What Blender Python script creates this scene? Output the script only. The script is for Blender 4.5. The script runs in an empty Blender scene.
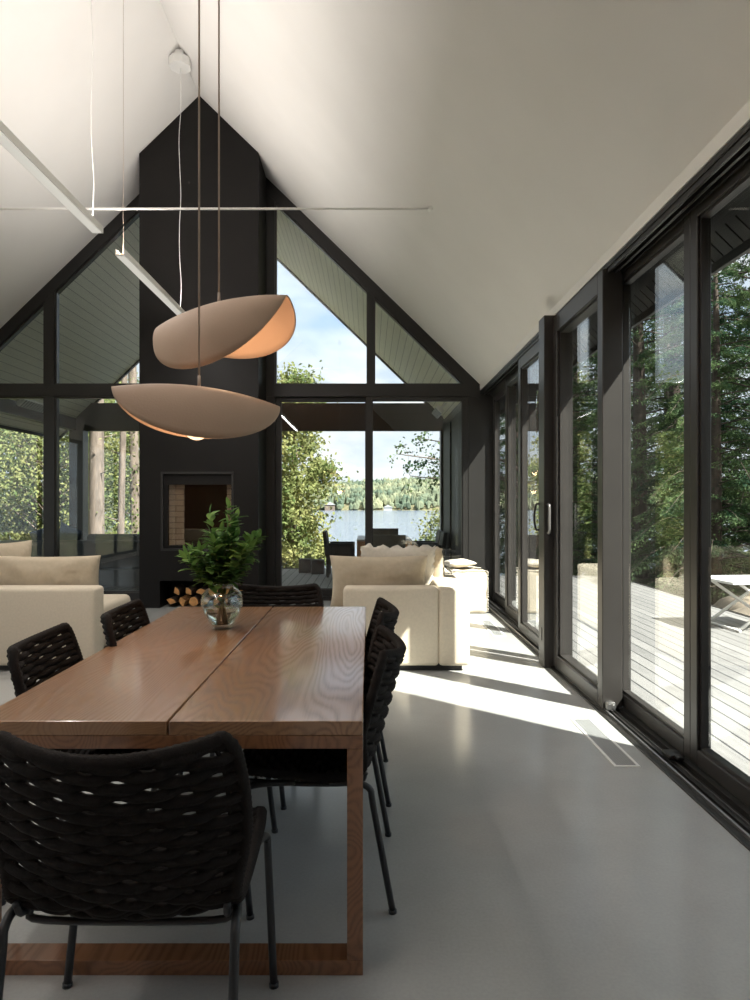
import bpy, bmesh, math, random
import numpy as np
from mathutils import Vector, Matrix, noise
SC = bpy.context.scene
COL = SC.collection
PI = math.pi

# ------------------------------------------------------------------ camera
F_PX = 680.0
cam_d = bpy.data.cameras.new('camera'); cam = bpy.data.objects.new('camera', cam_d); COL.objects.link(cam)
cam_d.sensor_fit = 'VERTICAL'; cam_d.sensor_height = 36.0; cam_d.lens = F_PX/1000*36
cam_d.shift_x = 0.006; cam_d.shift_y = 0.002
cam_d.clip_start = 0.05; cam_d.clip_end = 3000
cam.location = (0, 0, 1.4); cam.rotation_euler = (PI/2, 0, 0)
SC.camera = cam

# ------------------------------------------------------------------ view, sun, sky
SC.view_settings.view_transform = 'Standard'
SC.view_settings.look = 'None'
SC.view_settings.gamma = 1.0
SC.view_settings.use_curve_mapping = False
SC.view_settings.exposure = 1.42
SC.cycles.use_denoising = True
SC.cycles.max_bounces = 9
SC.cycles.diffuse_bounces = 5
SC.cycles.glossy_bounces = 4
SC.cycles.transmission_bounces = 8
SC.cycles.transparent_max_bounces = 24
SC.cycles.sample_clamp_indirect = 8.0
SC.cycles.caustics_refractive = False
SC.cycles.caustics_reflective = False

SUN_DIR = Vector((-0.755, 0.656, -1.06)).normalized()      # the way the light travels
sun_d = bpy.data.lights.new('sun', 'SUN'); sun_d.energy = 8.0; sun_d.angle = math.radians(0.6)
sun_d.color = (1.0, 0.95, 0.87)
sun = bpy.data.objects.new('sun', sun_d); COL.objects.link(sun)
sun.rotation_euler = SUN_DIR.to_track_quat('-Z', 'Y').to_euler(); sun.location = (20, -15, 30)

world = bpy.data.worlds.new('sky'); SC.world = world; world.use_nodes = True
wt = world.node_tree; wt.nodes.clear()
def WN(t, **k):
    n = wt.nodes.new(t)
    for a, b in k.items(): setattr(n, a, b)
    return n
tc = WN('ShaderNodeTexCoord'); sep = WN('ShaderNodeSeparateXYZ'); wt.links.new(tc.outputs['Generated'], sep.inputs[0])
gr = WN('ShaderNodeValToRGB'); wt.links.new(sep.outputs['Z'], gr.inputs[0])
gr.color_ramp.elements[0].position = 0.0; gr.color_ramp.elements[0].color = (0.70, 0.78, 0.88, 1)
gr.color_ramp.elements[1].position = 0.7; gr.color_ramp.elements[1].color = (0.16, 0.32, 0.62, 1)
e = gr.color_ramp.elements.new(0.25); e.color = (0.42, 0.58, 0.80, 1)
mp = WN('ShaderNodeMapping'); mp.inputs['Scale'].default_value = (1.6, 1.6, 4.2); mp.inputs['Location'].default_value = (0.3, 0.1, 0.4)
wt.links.new(tc.outputs['Generated'], mp.inputs[0])
nz = WN('ShaderNodeTexNoise'); nz.inputs['Scale'].default_value = 2.3; nz.inputs['Detail'].default_value = 7; nz.inputs['Roughness'].default_value = 0.55
wt.links.new(mp.outputs[0], nz.inputs[0])
cr = WN('ShaderNodeValToRGB'); cr.color_ramp.elements[0].position = 0.30; cr.color_ramp.elements[1].position = 0.56
wt.links.new(nz.outputs['Fac'], cr.inputs[0])
nz2 = WN('ShaderNodeTexNoise'); nz2.inputs['Scale'].default_value = 4.5; nz2.inputs['Detail'].default_value = 5
wt.links.new(mp.outputs[0], nz2.inputs[0])
cc = WN('ShaderNodeValToRGB'); cc.color_ramp.elements[0].position = 0.35; cc.color_ramp.elements[0].color = (0.56, 0.61, 0.69, 1)
cc.color_ramp.elements[1].position = 0.62; cc.color_ramp.elements[1].color = (0.93, 0.95, 0.97, 1)
wt.links.new(nz2.outputs['Fac'], cc.inputs[0])
mx = WN('ShaderNodeMix', data_type='RGBA'); wt.links.new(cr.outputs[0], mx.inputs[0]); wt.links.new(gr.outputs[0], mx.inputs[6]); wt.links.new(cc.outputs[0], mx.inputs[7])
bgd = WN('ShaderNodeBackground'); bgd.inputs[1].default_value = 0.56
wt.links.new(mx.outputs[2], bgd.inputs[0])
wo = WN('ShaderNodeOutputWorld'); wt.links.new(bgd.outputs[0], wo.inputs[0])

# ------------------------------------------------------------------ material helpers
def new_mat(name):
    m = bpy.data.materials.new(name); m.use_nodes = True
    nt = m.node_tree; nt.nodes.clear()
    out = nt.nodes.new('ShaderNodeOutputMaterial')
    return m, nt, out
def mat(name, col, rough=0.6, metal=0.0, var=0.0, vscale=8.0, bump=0.0, bscale=60.0, stretch=(1,1,1), coat=0.0, spec=0.5, col2=None, sss=0.0, emit=None, estr=0.0):
    m, nt, out = new_mat(name)
    p = nt.nodes.new('ShaderNodeBsdfPrincipled'); nt.links.new(p.outputs[0], out.inputs[0])
    p.inputs['Base Color'].default_value = (*col, 1); p.inputs['Roughness'].default_value = rough; p.inputs['Metallic'].default_value = metal
    p.inputs['Specular IOR Level'].default_value = spec
    if coat: p.inputs['Coat Weight'].default_value = coat; p.inputs['Coat Roughness'].default_value = 0.15
    if emit: p.inputs['Emission Color'].default_value = (*emit, 1); p.inputs['Emission Strength'].default_value = estr
    t = nt.nodes.new('ShaderNodeTexCoord'); mpp = nt.nodes.new('ShaderNodeMapping'); mpp.inputs['Scale'].default_value = stretch
    nt.links.new(t.outputs['Object'], mpp.inputs[0])
    n = nt.nodes.new('ShaderNodeTexNoise'); n.inputs['Scale'].default_value = vscale; n.inputs['Detail'].default_value = 5
    nt.links.new(mpp.outputs[0], n.inputs[0])
    c2 = col2 or tuple(c*(1-var) for c in col)
    if var or col2:
        r = nt.nodes.new('ShaderNodeValToRGB'); r.color_ramp.elements[0].position = 0.35; r.color_ramp.elements[1].position = 0.65
        r.color_ramp.elements[0].color = (*c2, 1); r.color_ramp.elements[1].color = (*col, 1)
        nt.links.new(n.outputs['Fac'], r.inputs[0]); nt.links.new(r.outputs[0], p.inputs['Base Color'])
    if bump:
        n2 = nt.nodes.new('ShaderNodeTexNoise'); n2.inputs['Scale'].default_value = bscale; n2.inputs['Detail'].default_value = 3
        nt.links.new(mpp.outputs[0], n2.inputs[0])
        b = nt.nodes.new('ShaderNodeBump'); b.inputs['Strength'].default_value = bump; b.inputs['Distance'].default_value = 0.01
        nt.links.new(n2.outputs['Fac'], b.inputs['Height']); nt.links.new(b.outputs[0], p.inputs['Normal'])
    return m

M = {}
M['plaster'] = mat('white_plaster', (0.82, 0.808, 0.785), 0.85, var=0.03, vscale=1.5, bump=0.08, bscale=90)
M['white_paint'] = mat('white_paint', (0.80, 0.79, 0.76), 0.5, var=0.02)
M['black_metal'] = mat('black_anodised_metal', (0.015, 0.014, 0.013), 0.42, var=0.15, vscale=3, bump=0.02, spec=0.5)
M['bronze_metal'] = mat('bronze_grey_metal', (0.050, 0.046, 0.043), 0.36, var=0.1, vscale=3, metal=0.35)
M['bronze_light'] = mat('grey_pull_metal', (0.20, 0.195, 0.19), 0.35, metal=0.5)
M['rail_metal'] = mat('steel_rail', (0.35, 0.35, 0.35), 0.3, metal=0.9)
M['black_steel'] = mat('blackened_steel', (0.0075, 0.0065, 0.006), 0.5, var=0.25, vscale=1.3, bump=0.02, spec=0.22)
M['tube'] = mat('black_tube', (0.018, 0.019, 0.022), 0.4, var=0.1)
M['rope'] = mat('charcoal_rope', (0.016, 0.013, 0.012), 0.85, var=0.35, vscale=40, bump=0.35, bscale=240, spec=0.2)
M['linen'] = mat('cream_linen', (0.62, 0.545, 0.43), 0.92, var=0.07, vscale=60, bump=0.12, bscale=400)
M['linen_tan'] = mat('tan_linen', (0.50, 0.42, 0.31), 0.9, var=0.08, vscale=30, bump=0.12, bscale=300)
M['linen_pale'] = mat('pale_linen', (0.60, 0.55, 0.47), 0.92, var=0.08, vscale=40, bump=0.15, bscale=300)
M['plinth'] = mat('dark_plinth', (0.02, 0.018, 0.016), 0.6, var=0.1)
M['clay'] = mat('clay_shade', (0.42, 0.30, 0.22), 0.75, var=0.05, vscale=6, bump=0.05, bscale=120)
M['cord'] = mat('beige_cord', (0.42, 0.33, 0.27), 0.6, var=0.1)
M['fixture'] = mat('white_fixture', (0.78, 0.78, 0.76), 0.4, var=0.02)
M['vent_grey'] = mat('pale_grey_vent', (0.36, 0.37, 0.37), 0.45, var=0.04)
M['vent_dark'] = mat('vent_mesh', (0.22, 0.23, 0.23), 0.5, var=0.1)
M['bark'] = mat('grey_bark', (0.21, 0.165, 0.135), 0.95, var=0.5, vscale=4, bump=0.7, bscale=14, stretch=(3,3,0.6))
M['log_cut'] = mat('cut_wood', (0.55, 0.27, 0.09), 0.8, var=0.35, vscale=18)
M['log_bark'] = mat('log_bark', (0.085, 0.055, 0.035), 0.95, var=0.5, vscale=14, bump=0.6, bscale=40)
M['brick'] = None
M['cedar'] = mat('orange_cedar', (0.50, 0.20, 0.06), 0.45, var=0.3, vscale=6, stretch=(1,8,8))
M['wicker'] = mat('grey_wicker', (0.045, 0.046, 0.047), 0.65, var=0.3, vscale=60, bump=0.4, bscale=160)
M['out_fabric'] = mat('dark_outdoor_fabric', (0.06, 0.065, 0.07), 0.9, var=0.15, vscale=30)
M['out_blue'] = mat('slate_blue_fabric', (0.045, 0.06, 0.085), 0.9, var=0.15, vscale=30)
M['stem'] = mat('green_stem', (0.10, 0.12, 0.04), 0.6, var=0.2)
M['dark_bark'] = mat('hemlock_bark', (0.10, 0.075, 0.06), 0.95, var=0.5, vscale=4, bump=0.7, bscale=14)
M['rock'] = mat('brown_rock', (0.30, 0.25, 0.19), 0.95, var=0.5, vscale=1.5, bump=0.8, bscale=4)
M['ground'] = mat('forest_floor', (0.20, 0.16, 0.10), 0.95, col2=(0.08, 0.10, 0.035), vscale=0.9, bump=0.8, bscale=5)
M['shingle'] = mat('dark_roofing', (0.05, 0.05, 0.05), 0.8, var=0.2)

def leaf_mat(name, a, b, trans=0.35, scale=1.2):
    m, nt, out = new_mat(name)
    t = nt.nodes.new('ShaderNodeTexCoord')
    n = nt.nodes.new('ShaderNodeTexNoise'); n.inputs['Scale'].default_value = scale; n.inputs['Detail'].default_value = 6; nt.links.new(t.outputs['Object'], n.inputs[0])
    r = nt.nodes.new('ShaderNodeValToRGB'); r.color_ramp.elements[0].position = 0.38; r.color_ramp.elements[1].position = 0.62
    r.color_ramp.elements[0].color = (*a, 1); r.color_ramp.elements[1].color = (*b, 1); nt.links.new(n.outputs['Fac'], r.inputs[0])
    p = nt.nodes.new('ShaderNodeBsdfPrincipled'); p.inputs['Roughness'].default_value = 0.7; p.inputs['Specular IOR Level'].default_value = 0.15
    nt.links.new(r.outputs[0], p.inputs['Base Color'])
    tr = nt.nodes.new('ShaderNodeBsdfTranslucent'); nt.links.new(r.outputs[0], tr.inputs[0])
    x = nt.nodes.new('ShaderNodeMixShader'); x.inputs[0].default_value = trans
    nt.links.new(p.outputs[0], x.inputs[1]); nt.links.new(tr.outputs[0], x.inputs[2]); nt.links.new(x.outputs[0], out.inputs[0])
    return m
M['leaf_hemlock'] = leaf_mat('hemlock_needles', (0.020, 0.058, 0.030), (0.13, 0.19, 0.075))
M['leaf_birch'] = leaf_mat('birch_leaves', (0.12, 0.18, 0.06), (0.34, 0.34, 0.14), 0.45)
M['leaf_maple'] = leaf_mat('maple_leaves', (0.10, 0.16, 0.06), (0.32, 0.34, 0.14), 0.45)
M['leaf_plant'] = leaf_mat('glossy_green_leaves', (0.055, 0.14, 0.035), (0.15, 0.29, 0.08), 0.3, 9)
M['leaf_far'] = leaf_mat('far_forest', (0.075, 0.105, 0.075), (0.20, 0.21, 0.13), 0.0, 0.035)  # greens greyed so the colour itself carries the distance haze

def glass_mat(name, f0=0.055, tint=(0.94, 0.965, 0.955), gain=1.0):
    m, nt, out = new_mat(name)
    lw = nt.nodes.new('ShaderNodeLayerWeight'); lw.inputs[0].default_value = 0.5
    pw = nt.nodes.new('ShaderNodeMath'); pw.operation = 'POWER'; pw.inputs[1].default_value = 5.0; nt.links.new(lw.outputs['Facing'], pw.inputs[0])
    ma = nt.nodes.new('ShaderNodeMath'); ma.operation = 'MULTIPLY_ADD'; ma.inputs[1].default_value = (1-f0)*gain; ma.inputs[2].default_value = f0; ma.use_clamp = True
    nt.links.new(pw.outputs[0], ma.inputs[0])
    t = nt.nodes.new('ShaderNodeBsdfTransparent'); t.inputs[0].default_value = (*tint, 1)
    g = nt.nodes.new('ShaderNodeBsdfGlossy'); g.inputs['Roughness'].default_value = 0.0; g.inputs[0].default_value = (0.95, 0.95, 0.95, 1)
    x = nt.nodes.new('ShaderNodeMixShader'); nt.links.new(ma.outputs[0], x.inputs[0]); nt.links.new(t.outputs[0], x.inputs[1]); nt.links.new(g.outputs[0], x.inputs[2])
    nt.links.new(x.outputs[0], out.inputs[0])
    return m
M['glass'] = glass_mat('window_glass')
M['glass_left'] = glass_mat('grey_window_glass', 0.05, (0.90, 0.93, 0.92))
M['fire_glass'] = glass_mat('fire_glass', 0.06, (0.75, 0.72, 0.68))
def clear_glass(name, ior, col=(1, 1, 1)):
    m, nt, out = new_mat(name)
    g = nt.nodes.new('ShaderNodeBsdfGlass'); g.inputs['IOR'].default_value = ior; g.inputs['Roughness'].default_value = 0; g.inputs[0].default_value = (*col, 1)
    nt.links.new(g.outputs[0], out.inputs[0]); return m
M['vase_glass'] = glass_mat('vase_glass', 0.08, (0.93, 0.96, 0.95), 0.9)
M['water'] = clear_glass('water', 1.2, (0.95, 0.98, 0.97))

def floor_mat():
    m, nt, out = new_mat('polished_concrete')
    p = nt.nodes.new('ShaderNodeBsdfPrincipled'); nt.links.new(p.outputs[0], out.inputs[0])
    t = nt.nodes.new('ShaderNodeTexCoord')
    n1 = nt.nodes.new('ShaderNodeTexNoise'); n1.inputs['Scale'].default_value = 0.9; n1.inputs['Detail'].default_value = 6; n1.inputs['Roughness'].default_value = 0.6
    n2 = nt.nodes.new('ShaderNodeTexNoise'); n2.inputs['Scale'].default_value = 90; n2.inputs['Detail'].default_value = 2
    nt.links.new(t.outputs['Object'], n1.inputs[0]); nt.links.new(t.outputs['Object'], n2.inputs[0])
    r = nt.nodes.new('ShaderNodeValToRGB'); r.color_ramp.elements[0].position = 0.3; r.color_ramp.elements[1].position = 0.7
    r.color_ramp.elements[0].color = (0.35, 0.355, 0.343, 1); r.color_ramp.elements[1].color = (0.44, 0.445, 0.435, 1)
    nt.links.new(n1.outputs['Fac'], r.inputs[0])
    r2 = nt.nodes.new('ShaderNodeValToRGB'); r2.color_ramp.elements[0].position = 0.3; r2.color_ramp.elements[1].position = 0.7
    r2.color_ramp.elements[0].color = (0.95, 0.95, 0.95, 1); r2.color_ramp.elements[1].color = (1.02, 1.02, 1.02, 1); nt.links.new(n2.outputs['Fac'], r2.inputs[0])
    x = nt.nodes.new('ShaderNodeMix'); x.data_type = 'RGBA'; x.blend_type = 'MULTIPLY'; x.inputs[0].default_value = 1
    nt.links.new(r.outputs[0], x.inputs[6]); nt.links.new(r2.outputs[0], x.inputs[7]); nt.links.new(x.outputs[2], p.inputs['Base Color'])
    rr = nt.nodes.new('ShaderNodeMapRange'); rr.inputs[3].default_value = 0.14; rr.inputs[4].default_value = 0.24; nt.links.new(n1.outputs['Fac'], rr.inputs[0]); nt.links.new(rr.outputs[0], p.inputs['Roughness'])
    p.inputs['Specular IOR Level'].default_value = 0.55
    return m
M['floor'] = floor_mat()

def oak_mat(name, light, dark, rough=0.28, phase=0.0):
    m, nt, out = new_mat(name)
    p = nt.nodes.new('ShaderNodeBsdfPrincipled'); nt.links.new(p.outputs[0], out.inputs[0]); p.inputs['Coat Weight'].default_value = 0.9; p.inputs['Coat Roughness'].default_value = 0.12; p.inputs['Coat IOR'].default_value = 1.65
    t = nt.nodes.new('ShaderNodeTexCoord')
    mp = nt.nodes.new('ShaderNodeMapping'); mp.inputs['Scale'].default_value = (1, 0.13, 1); mp.inputs['Location'].default_value = (phase, phase*1.7, 0); nt.links.new(t.outputs['Object'], mp.inputs[0])
    n0 = nt.nodes.new('ShaderNodeTexNoise'); n0.inputs['Scale'].default_value = 2.2; n0.inputs['Detail'].default_value = 2.5; n0.inputs['Roughness'].default_value = 0.45; nt.links.new(mp.outputs[0], n0.inputs[0])
    mu = nt.nodes.new('ShaderNodeMath'); mu.operation = 'MULTIPLY'; mu.inputs[1].default_value = 68.0; nt.links.new(n0.outputs['Fac'], mu.inputs[0])
    fr = nt.nodes.new('ShaderNodeMath'); fr.operation = 'PINGPONG'; fr.inputs[1].default_value = 0.5; nt.links.new(mu.outputs[0], fr.inputs[0])
    mp2 = nt.nodes.new('ShaderNodeMapping'); mp2.inputs['Scale'].default_value = (160, 5, 60); nt.links.new(t.outputs['Object'], mp2.inputs[0])
    n2 = nt.nodes.new('ShaderNodeTexNoise'); n2.inputs['Scale'].default_value = 1.0; n2.inputs['Detail'].default_value = 3; nt.links.new(mp2.outputs[0], n2.inputs[0])
    ad = nt.nodes.new('ShaderNodeMath'); ad.operation = 'MULTIPLY_ADD'; ad.inputs[1].default_value = 0.55; nt.links.new(n2.outputs['Fac'], ad.inputs[0]); nt.links.new(fr.outputs[0], ad.inputs[2])
    r = nt.nodes.new('ShaderNodeValToRGB'); r.color_ramp.elements[0].position = 0.24; r.color_ramp.elements[1].position = 0.62
    r.color_ramp.elements[0].color = (*dark, 1); r.color_ramp.elements[1].color = (*light, 1); nt.links.new(ad.outputs[0], r.inputs[0])
    nt.links.new(r.outputs[0], p.inputs['Base Color'])
    ro = nt.nodes.new('ShaderNodeMapRange'); ro.inputs[1].default_value = 0.2; ro.inputs[2].default_value = 0.7; ro.inputs[3].default_value = rough+0.22; ro.inputs[4].default_value = rough
    nt.links.new(ad.outputs[0], ro.inputs[0]); nt.links.new(ro.outputs[0], p.inputs['Roughness'])
    b = nt.nodes.new('ShaderNodeBump'); b.inputs['Strength'].default_value = 0.25; b.inputs['Distance'].default_value = 0.002; nt.links.new(ad.outputs[0], b.inputs['Height']); nt.links.new(b.outputs[0], p.inputs['Normal'])
    return m
M['oak'] = oak_mat('brown_oak', (0.32, 0.175, 0.088), (0.26, 0.138, 0.068))
M['oak_b'] = oak_mat('brown_oak_second', (0.33, 0.185, 0.10), (0.205, 0.112, 0.062), phase=3.3)
M['oak_leg'] = oak_mat('brown_oak_frame', (0.23, 0.10, 0.042), (0.16, 0.065, 0.028), 0.4, 1.3)

def plank_mat(name, light, dark, axis, width, rough=0.6, gap=(0.02, 0.02, 0.02), gapw=0.05, vary=0.25):
    """boards laid side by side along `axis` of the object's own space"""
    m, nt, out = new_mat(name)
    p = nt.nodes.new('ShaderNodeBsdfPrincipled'); nt.links.new(p.outputs[0], out.inputs[0]); p.inputs['Roughness'].default_value = rough
    t = nt.nodes.new('ShaderNodeTexCoord'); s = nt.nodes.new('ShaderNodeSeparateXYZ'); nt.links.new(t.outputs['Object'], s.inputs[0])
    d = nt.nodes.new('ShaderNodeMath'); d.operation = 'DIVIDE'; d.inputs[1].default_value = width; nt.links.new(s.outputs[axis], d.inputs[0])
    fl = nt.nodes.new('ShaderNodeMath'); fl.operation = 'FLOOR'; nt.links.new(d.outputs[0], fl.inputs[0])
    f = nt.nodes.new('ShaderNodeMath'); f.operation = 'FRACT'; nt.links.new(d.outputs[0], f.inputs[0])
    wn = nt.nodes.new('ShaderNodeTexWhiteNoise'); wn.noise_dimensions = '1D'; nt.links.new(fl.outputs[0], wn.inputs['W'])
    mp = nt.nodes.new('ShaderNodeMapping'); sc = [3, 3, 3]; sc['XYZ'.index(axis)] = 30; mp.inputs['Scale'].default_value = sc; nt.links.new(t.outputs['Object'], mp.inputs[0])
    n = nt.nodes.new('ShaderNodeTexNoise'); n.inputs['Scale'].default_value = 1; n.inputs['Detail'].default_value = 4; nt.links.new(mp.outputs[0], n.inputs[0])
    ad = nt.nodes.new('ShaderNodeMath'); ad.operation = 'MULTIPLY_ADD'; ad.inputs[1].default_value = vary*2; nt.links.new(wn.outputs[0], ad.inputs[0]); nt.links.new(n.outputs['Fac'], ad.inputs[2])
    r = nt.nodes.new('ShaderNodeValToRGB'); r.color_ramp.elements[0].position = 0.35; r.color_ramp.elements[1].position = 0.65+vary*2
    r.color_ramp.elements[0].color = (*dark, 1); r.color_ramp.elements[1].color = (*light, 1); nt.links.new(ad.outputs[0], r.inputs[0])
    lt = nt.nodes.new('ShaderNodeMath'); lt.operation = 'LESS_THAN'; lt.inputs[1].default_value = gapw; nt.links.new(f.outputs[0], lt.inputs[0])
    x = nt.nodes.new('ShaderNodeMix'); x.data_type = 'RGBA'; nt.links.new(lt.outputs[0], x.inputs[0]); nt.links.new(r.outputs[0], x.inputs[6]); x.inputs[7].default_value = (*gap, 1)
    nt.links.new(x.outputs[2], p.inputs['Base Color'])
    return m
M['deck'] = plank_mat('weathered_deck', (0.25, 0.245, 0.238), (0.16, 0.158, 0.155), 'X', 0.14, 0.7, (0.02, 0.02, 0.024), 0.10)
M['porch_soffit'] = plank_mat('pale_board_ceiling', (0.88, 0.85, 0.73), (0.80, 0.77, 0.66), 'X', 0.10, 0.6, (0.36, 0.35, 0.30), 0.07, 0.1)
M['siding'] = plank_mat('dark_board_siding', (0.045, 0.042, 0.040), (0.028, 0.027, 0.026), 'Y', 0.14, 0.6, (0.008, 0.008, 0.008), 0.06, 0.1)
def brick_mat():
    m, nt, out = new_mat('firebrick')
    p = nt.nodes.new('ShaderNodeBsdfPrincipled'); nt.links.new(p.outputs[0], out.inputs[0]); p.inputs['Roughness'].default_value = 0.9
    t = nt.nodes.new('ShaderNodeTexCoord'); mp = nt.nodes.new('ShaderNodeMapping'); mp.inputs['Rotation'].default_value = (PI/2, 0, 0); nt.links.new(t.outputs['Object'], mp.inputs[0])
    b = nt.nodes.new('ShaderNodeTexBrick'); b.inputs['Scale'].default_value = 1; b.inputs['Brick Width'].default_value = 0.22; b.inputs['Row Height'].default_value = 0.075; b.inputs['Mortar Size'].default_value = 0.006
    b.inputs['Color1'].default_value = (0.70, 0.62, 0.52, 1); b.inputs['Color2'].default_value = (0.62, 0.54, 0.45, 1); b.inputs['Mortar'].default_value = (0.35, 0.30, 0.25, 1)
    nt.links.new(mp.outputs[0], b.inputs[0]); nt.links.new(b.outputs[0], p.inputs['Base Color']); return m
M['brick'] = brick_mat()
def lake_mat():
    m, nt, out = new_mat('lake_water')
    p = nt.nodes.new('ShaderNodeBsdfPrincipled'); nt.links.new(p.outputs[0], out.inputs[0])
    p.inputs['Base Color'].default_value = (0.15, 0.18, 0.24, 1); p.inputs['Roughness'].default_value = 0.12
    t = nt.nodes.new('ShaderNodeTexCoord'); mp = nt.nodes.new('ShaderNodeMapping'); mp.inputs['Scale'].default_value = (0.5, 0.9, 1); nt.links.new(t.outputs['Object'], mp.inputs[0])
    n = nt.nodes.new('ShaderNodeTexNoise'); n.inputs['Scale'].default_value = 0.8; n.inputs['Detail'].default_value = 8; n.inputs['Roughness'].default_value = 0.65; nt.links.new(mp.outputs[0], n.inputs[0])
    b = nt.nodes.new('ShaderNodeBump'); b.inputs['Strength'].default_value = 0.6; b.inputs['Distance'].default_value = 0.5; nt.links.new(n.outputs['Fac'], b.inputs['Height']); nt.links.new(b.outputs[0], p.inputs['Normal'])
    return m
M['lake'] = lake_mat()
def bulb_mat():
    m, nt, out = new_mat('frosted_bulb')
    e = nt.nodes.new('ShaderNodeEmission'); e.inputs[0].default_value = (1.0, 0.62, 0.34, 1); e.inputs[1].default_value = 1.0
    nt.links.new(e.outputs[0], out.inputs[0]); return m
M['bulb'] = bulb_mat()
def led_mat():
    m, nt, out = new_mat('led_strip')
    e = nt.nodes.new('ShaderNodeEmission'); e.inputs[0].default_value = (1.0, 0.6, 0.3, 1); e.inputs[1].default_value = 3.0
    nt.links.new(e.outputs[0], out.inputs[0]); return m
M['led'] = led_mat()
M['diffuser'] = mat('lit_diffuser', (0.8, 0.8, 0.78), 0.5, emit=(1.0, 0.96, 0.9), estr=0.16)

# ------------------------------------------------------------------ object helpers
def tag(o, label=None, cat=None, group=None, kind=None):
    if label: o['label'] = label
    if cat: o['category'] = cat
    if group: o['group'] = group
    if kind: o['kind'] = kind
    return o
def empty(name, loc=(0, 0, 0), rz=0.0, rx=0.0, ry=0.0):
    o = bpy.data.objects.new(name, None); COL.objects.link(o); o.location = loc; o.rotation_euler = (rx, ry, rz)
    o.empty_display_size = 0.1
    return o
def finish(bm, name, m, parent=None, smooth=False, loc=None):
    me = bpy.data.meshes.new(name); bm.normal_update(); bm.to_mesh(me); bm.free()
    mats = m if isinstance(m, (list, tuple)) else [m]
    for k in mats: me.materials.append(k)
    if smooth:
        for p in me.polygons: p.use_smooth = True
        if smooth != True: me.set_sharp_from_angle(angle=smooth)
    o = bpy.data.objects.new(name, me); COL.objects.link(o)
    if parent is not None: o.parent = parent
    if loc is not None: o.location = loc
    return o
def bx(bm, x0, x1, y0, y1, z0, z1, r=0.0, seg=2, mi=0):
    if x0 > x1: x0, x1 = x1, x0
    if y0 > y1: y0, y1 = y1, y0
    if z0 > z1: z0, z1 = z1, z0
    t = bmesh.new()
    bmesh.ops.create_cube(t, size=1)
    for v in t.verts:
        v.co = Vector(((x0+x1)/2+v.co.x*(x1-x0), (y0+y1)/2+v.co.y*(y1-y0), (z0+z1)/2+v.co.z*(z1-z0)))
    if r > 0:
        bmesh.ops.bevel(t, geom=list(t.edges), offset=min(r, (x1-x0)*.49, (y1-y0)*.49, (z1-z0)*.49), segments=seg, profile=0.5, affect='EDGES')
    merge(bm, t, mi)
def merge(bm, t, mi=0, mtx=None):
    vm = {}
    for v in t.verts: vm[v] = bm.verts.new(mtx @ v.co if mtx else v.co)
    for f in t.faces:
        try:
            nf = bm.faces.new([vm[v] for v in f.verts]); nf.material_index = mi; nf.smooth = f.smooth
        except ValueError: pass
    t.free()
def prism(bm, pts, axis, a, b, mi=0):
    """polygon pts (2D) extruded along axis from a to b. axis 'Y': pts are (x,z); 'X': (y,z); 'Z': (x,y)"""
    def P(p, t):
        return {'Y': (p[0], t, p[1]), 'X': (t, p[0], p[1]), 'Z': (p[0], p[1], t)}[axis]
    va = [bm.verts.new(P(p, a)) for p in pts]; vb = [bm.verts.new(P(p, b)) for p in pts]
    n = len(pts); fs = [bm.faces.new(va), bm.faces.new(vb[::-1])]
    for i in range(n): fs.append(bm.faces.new((va[i], vb[i], vb[(i+1) % n], va[(i+1) % n])))
    for f in fs: f.material_index = mi
    bmesh.ops.recalc_face_normals(bm, faces=fs)
def catmull(pts, n=6):
    if len(pts) < 3: return [Vector(p) for p in pts]
    P = [Vector(p) for p in pts]; P = [2*P[0]-P[1]]+P+[2*P[-1]-P[-2]]; out = []
    for i in range(1, len(P)-2):
        for k in range(n):
            t = k/n
            out.append(0.5*((2*P[i])+(-P[i-1]+P[i+1])*t+(2*P[i-1]-5*P[i]+4*P[i+1]-P[i+2])*t*t+(-P[i-1]+3*P[i]-3*P[i+1]+P[i+2])*t**3))
    out.append(P[-2]); return out
def tube(bm, pts, r, sides=8, closed=False, cap=True, mi=0, flat=None):
    """tube through pts; r a number or list; flat=(ref vector, factor) squashes it along ref"""
    P = [Vector(p) for p in pts]; n = len(P); rings = []; up = None
    for i in range(n):
        a = P[i-1] if (i > 0 or closed) else P[i]; b = P[(i+1) % n] if (i < n-1 or closed) else P[i]
        d = (b-a)
        if d.length < 1e-9: d = Vector((0, 0, 1))
        d.normalize()
        if up is None:
            up = Vector((0, 0, 1)) if abs(d.z) < 0.9 else Vector((1, 0, 0))
        s = d.cross(up)
        if s.length < 1e-6: s = d.orthogonal()
        s.normalize(); up = s.cross(d).normalized()
        rr = r[i] if isinstance(r, (list, tuple)) else r
        rings.append([bm.verts.new(P[i]+(s*math.cos(2*PI*k/sides)+up*math.sin(2*PI*k/sides))*rr) for k in range(sides)])
    m_ = n if closed else n-1
    for i in range(m_):
        A, B = rings[i], rings[(i+1) % n]
        for k in range(sides):
            f = bm.faces.new((A[k], A[(k+1) % sides], B[(k+1) % sides], B[k])); f.smooth = True; f.material_index = mi
    if cap and not closed:
        f = bm.faces.new(rings[0][::-1]); f.material_index = mi; f = bm.faces.new(rings[-1]); f.material_index = mi
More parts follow.
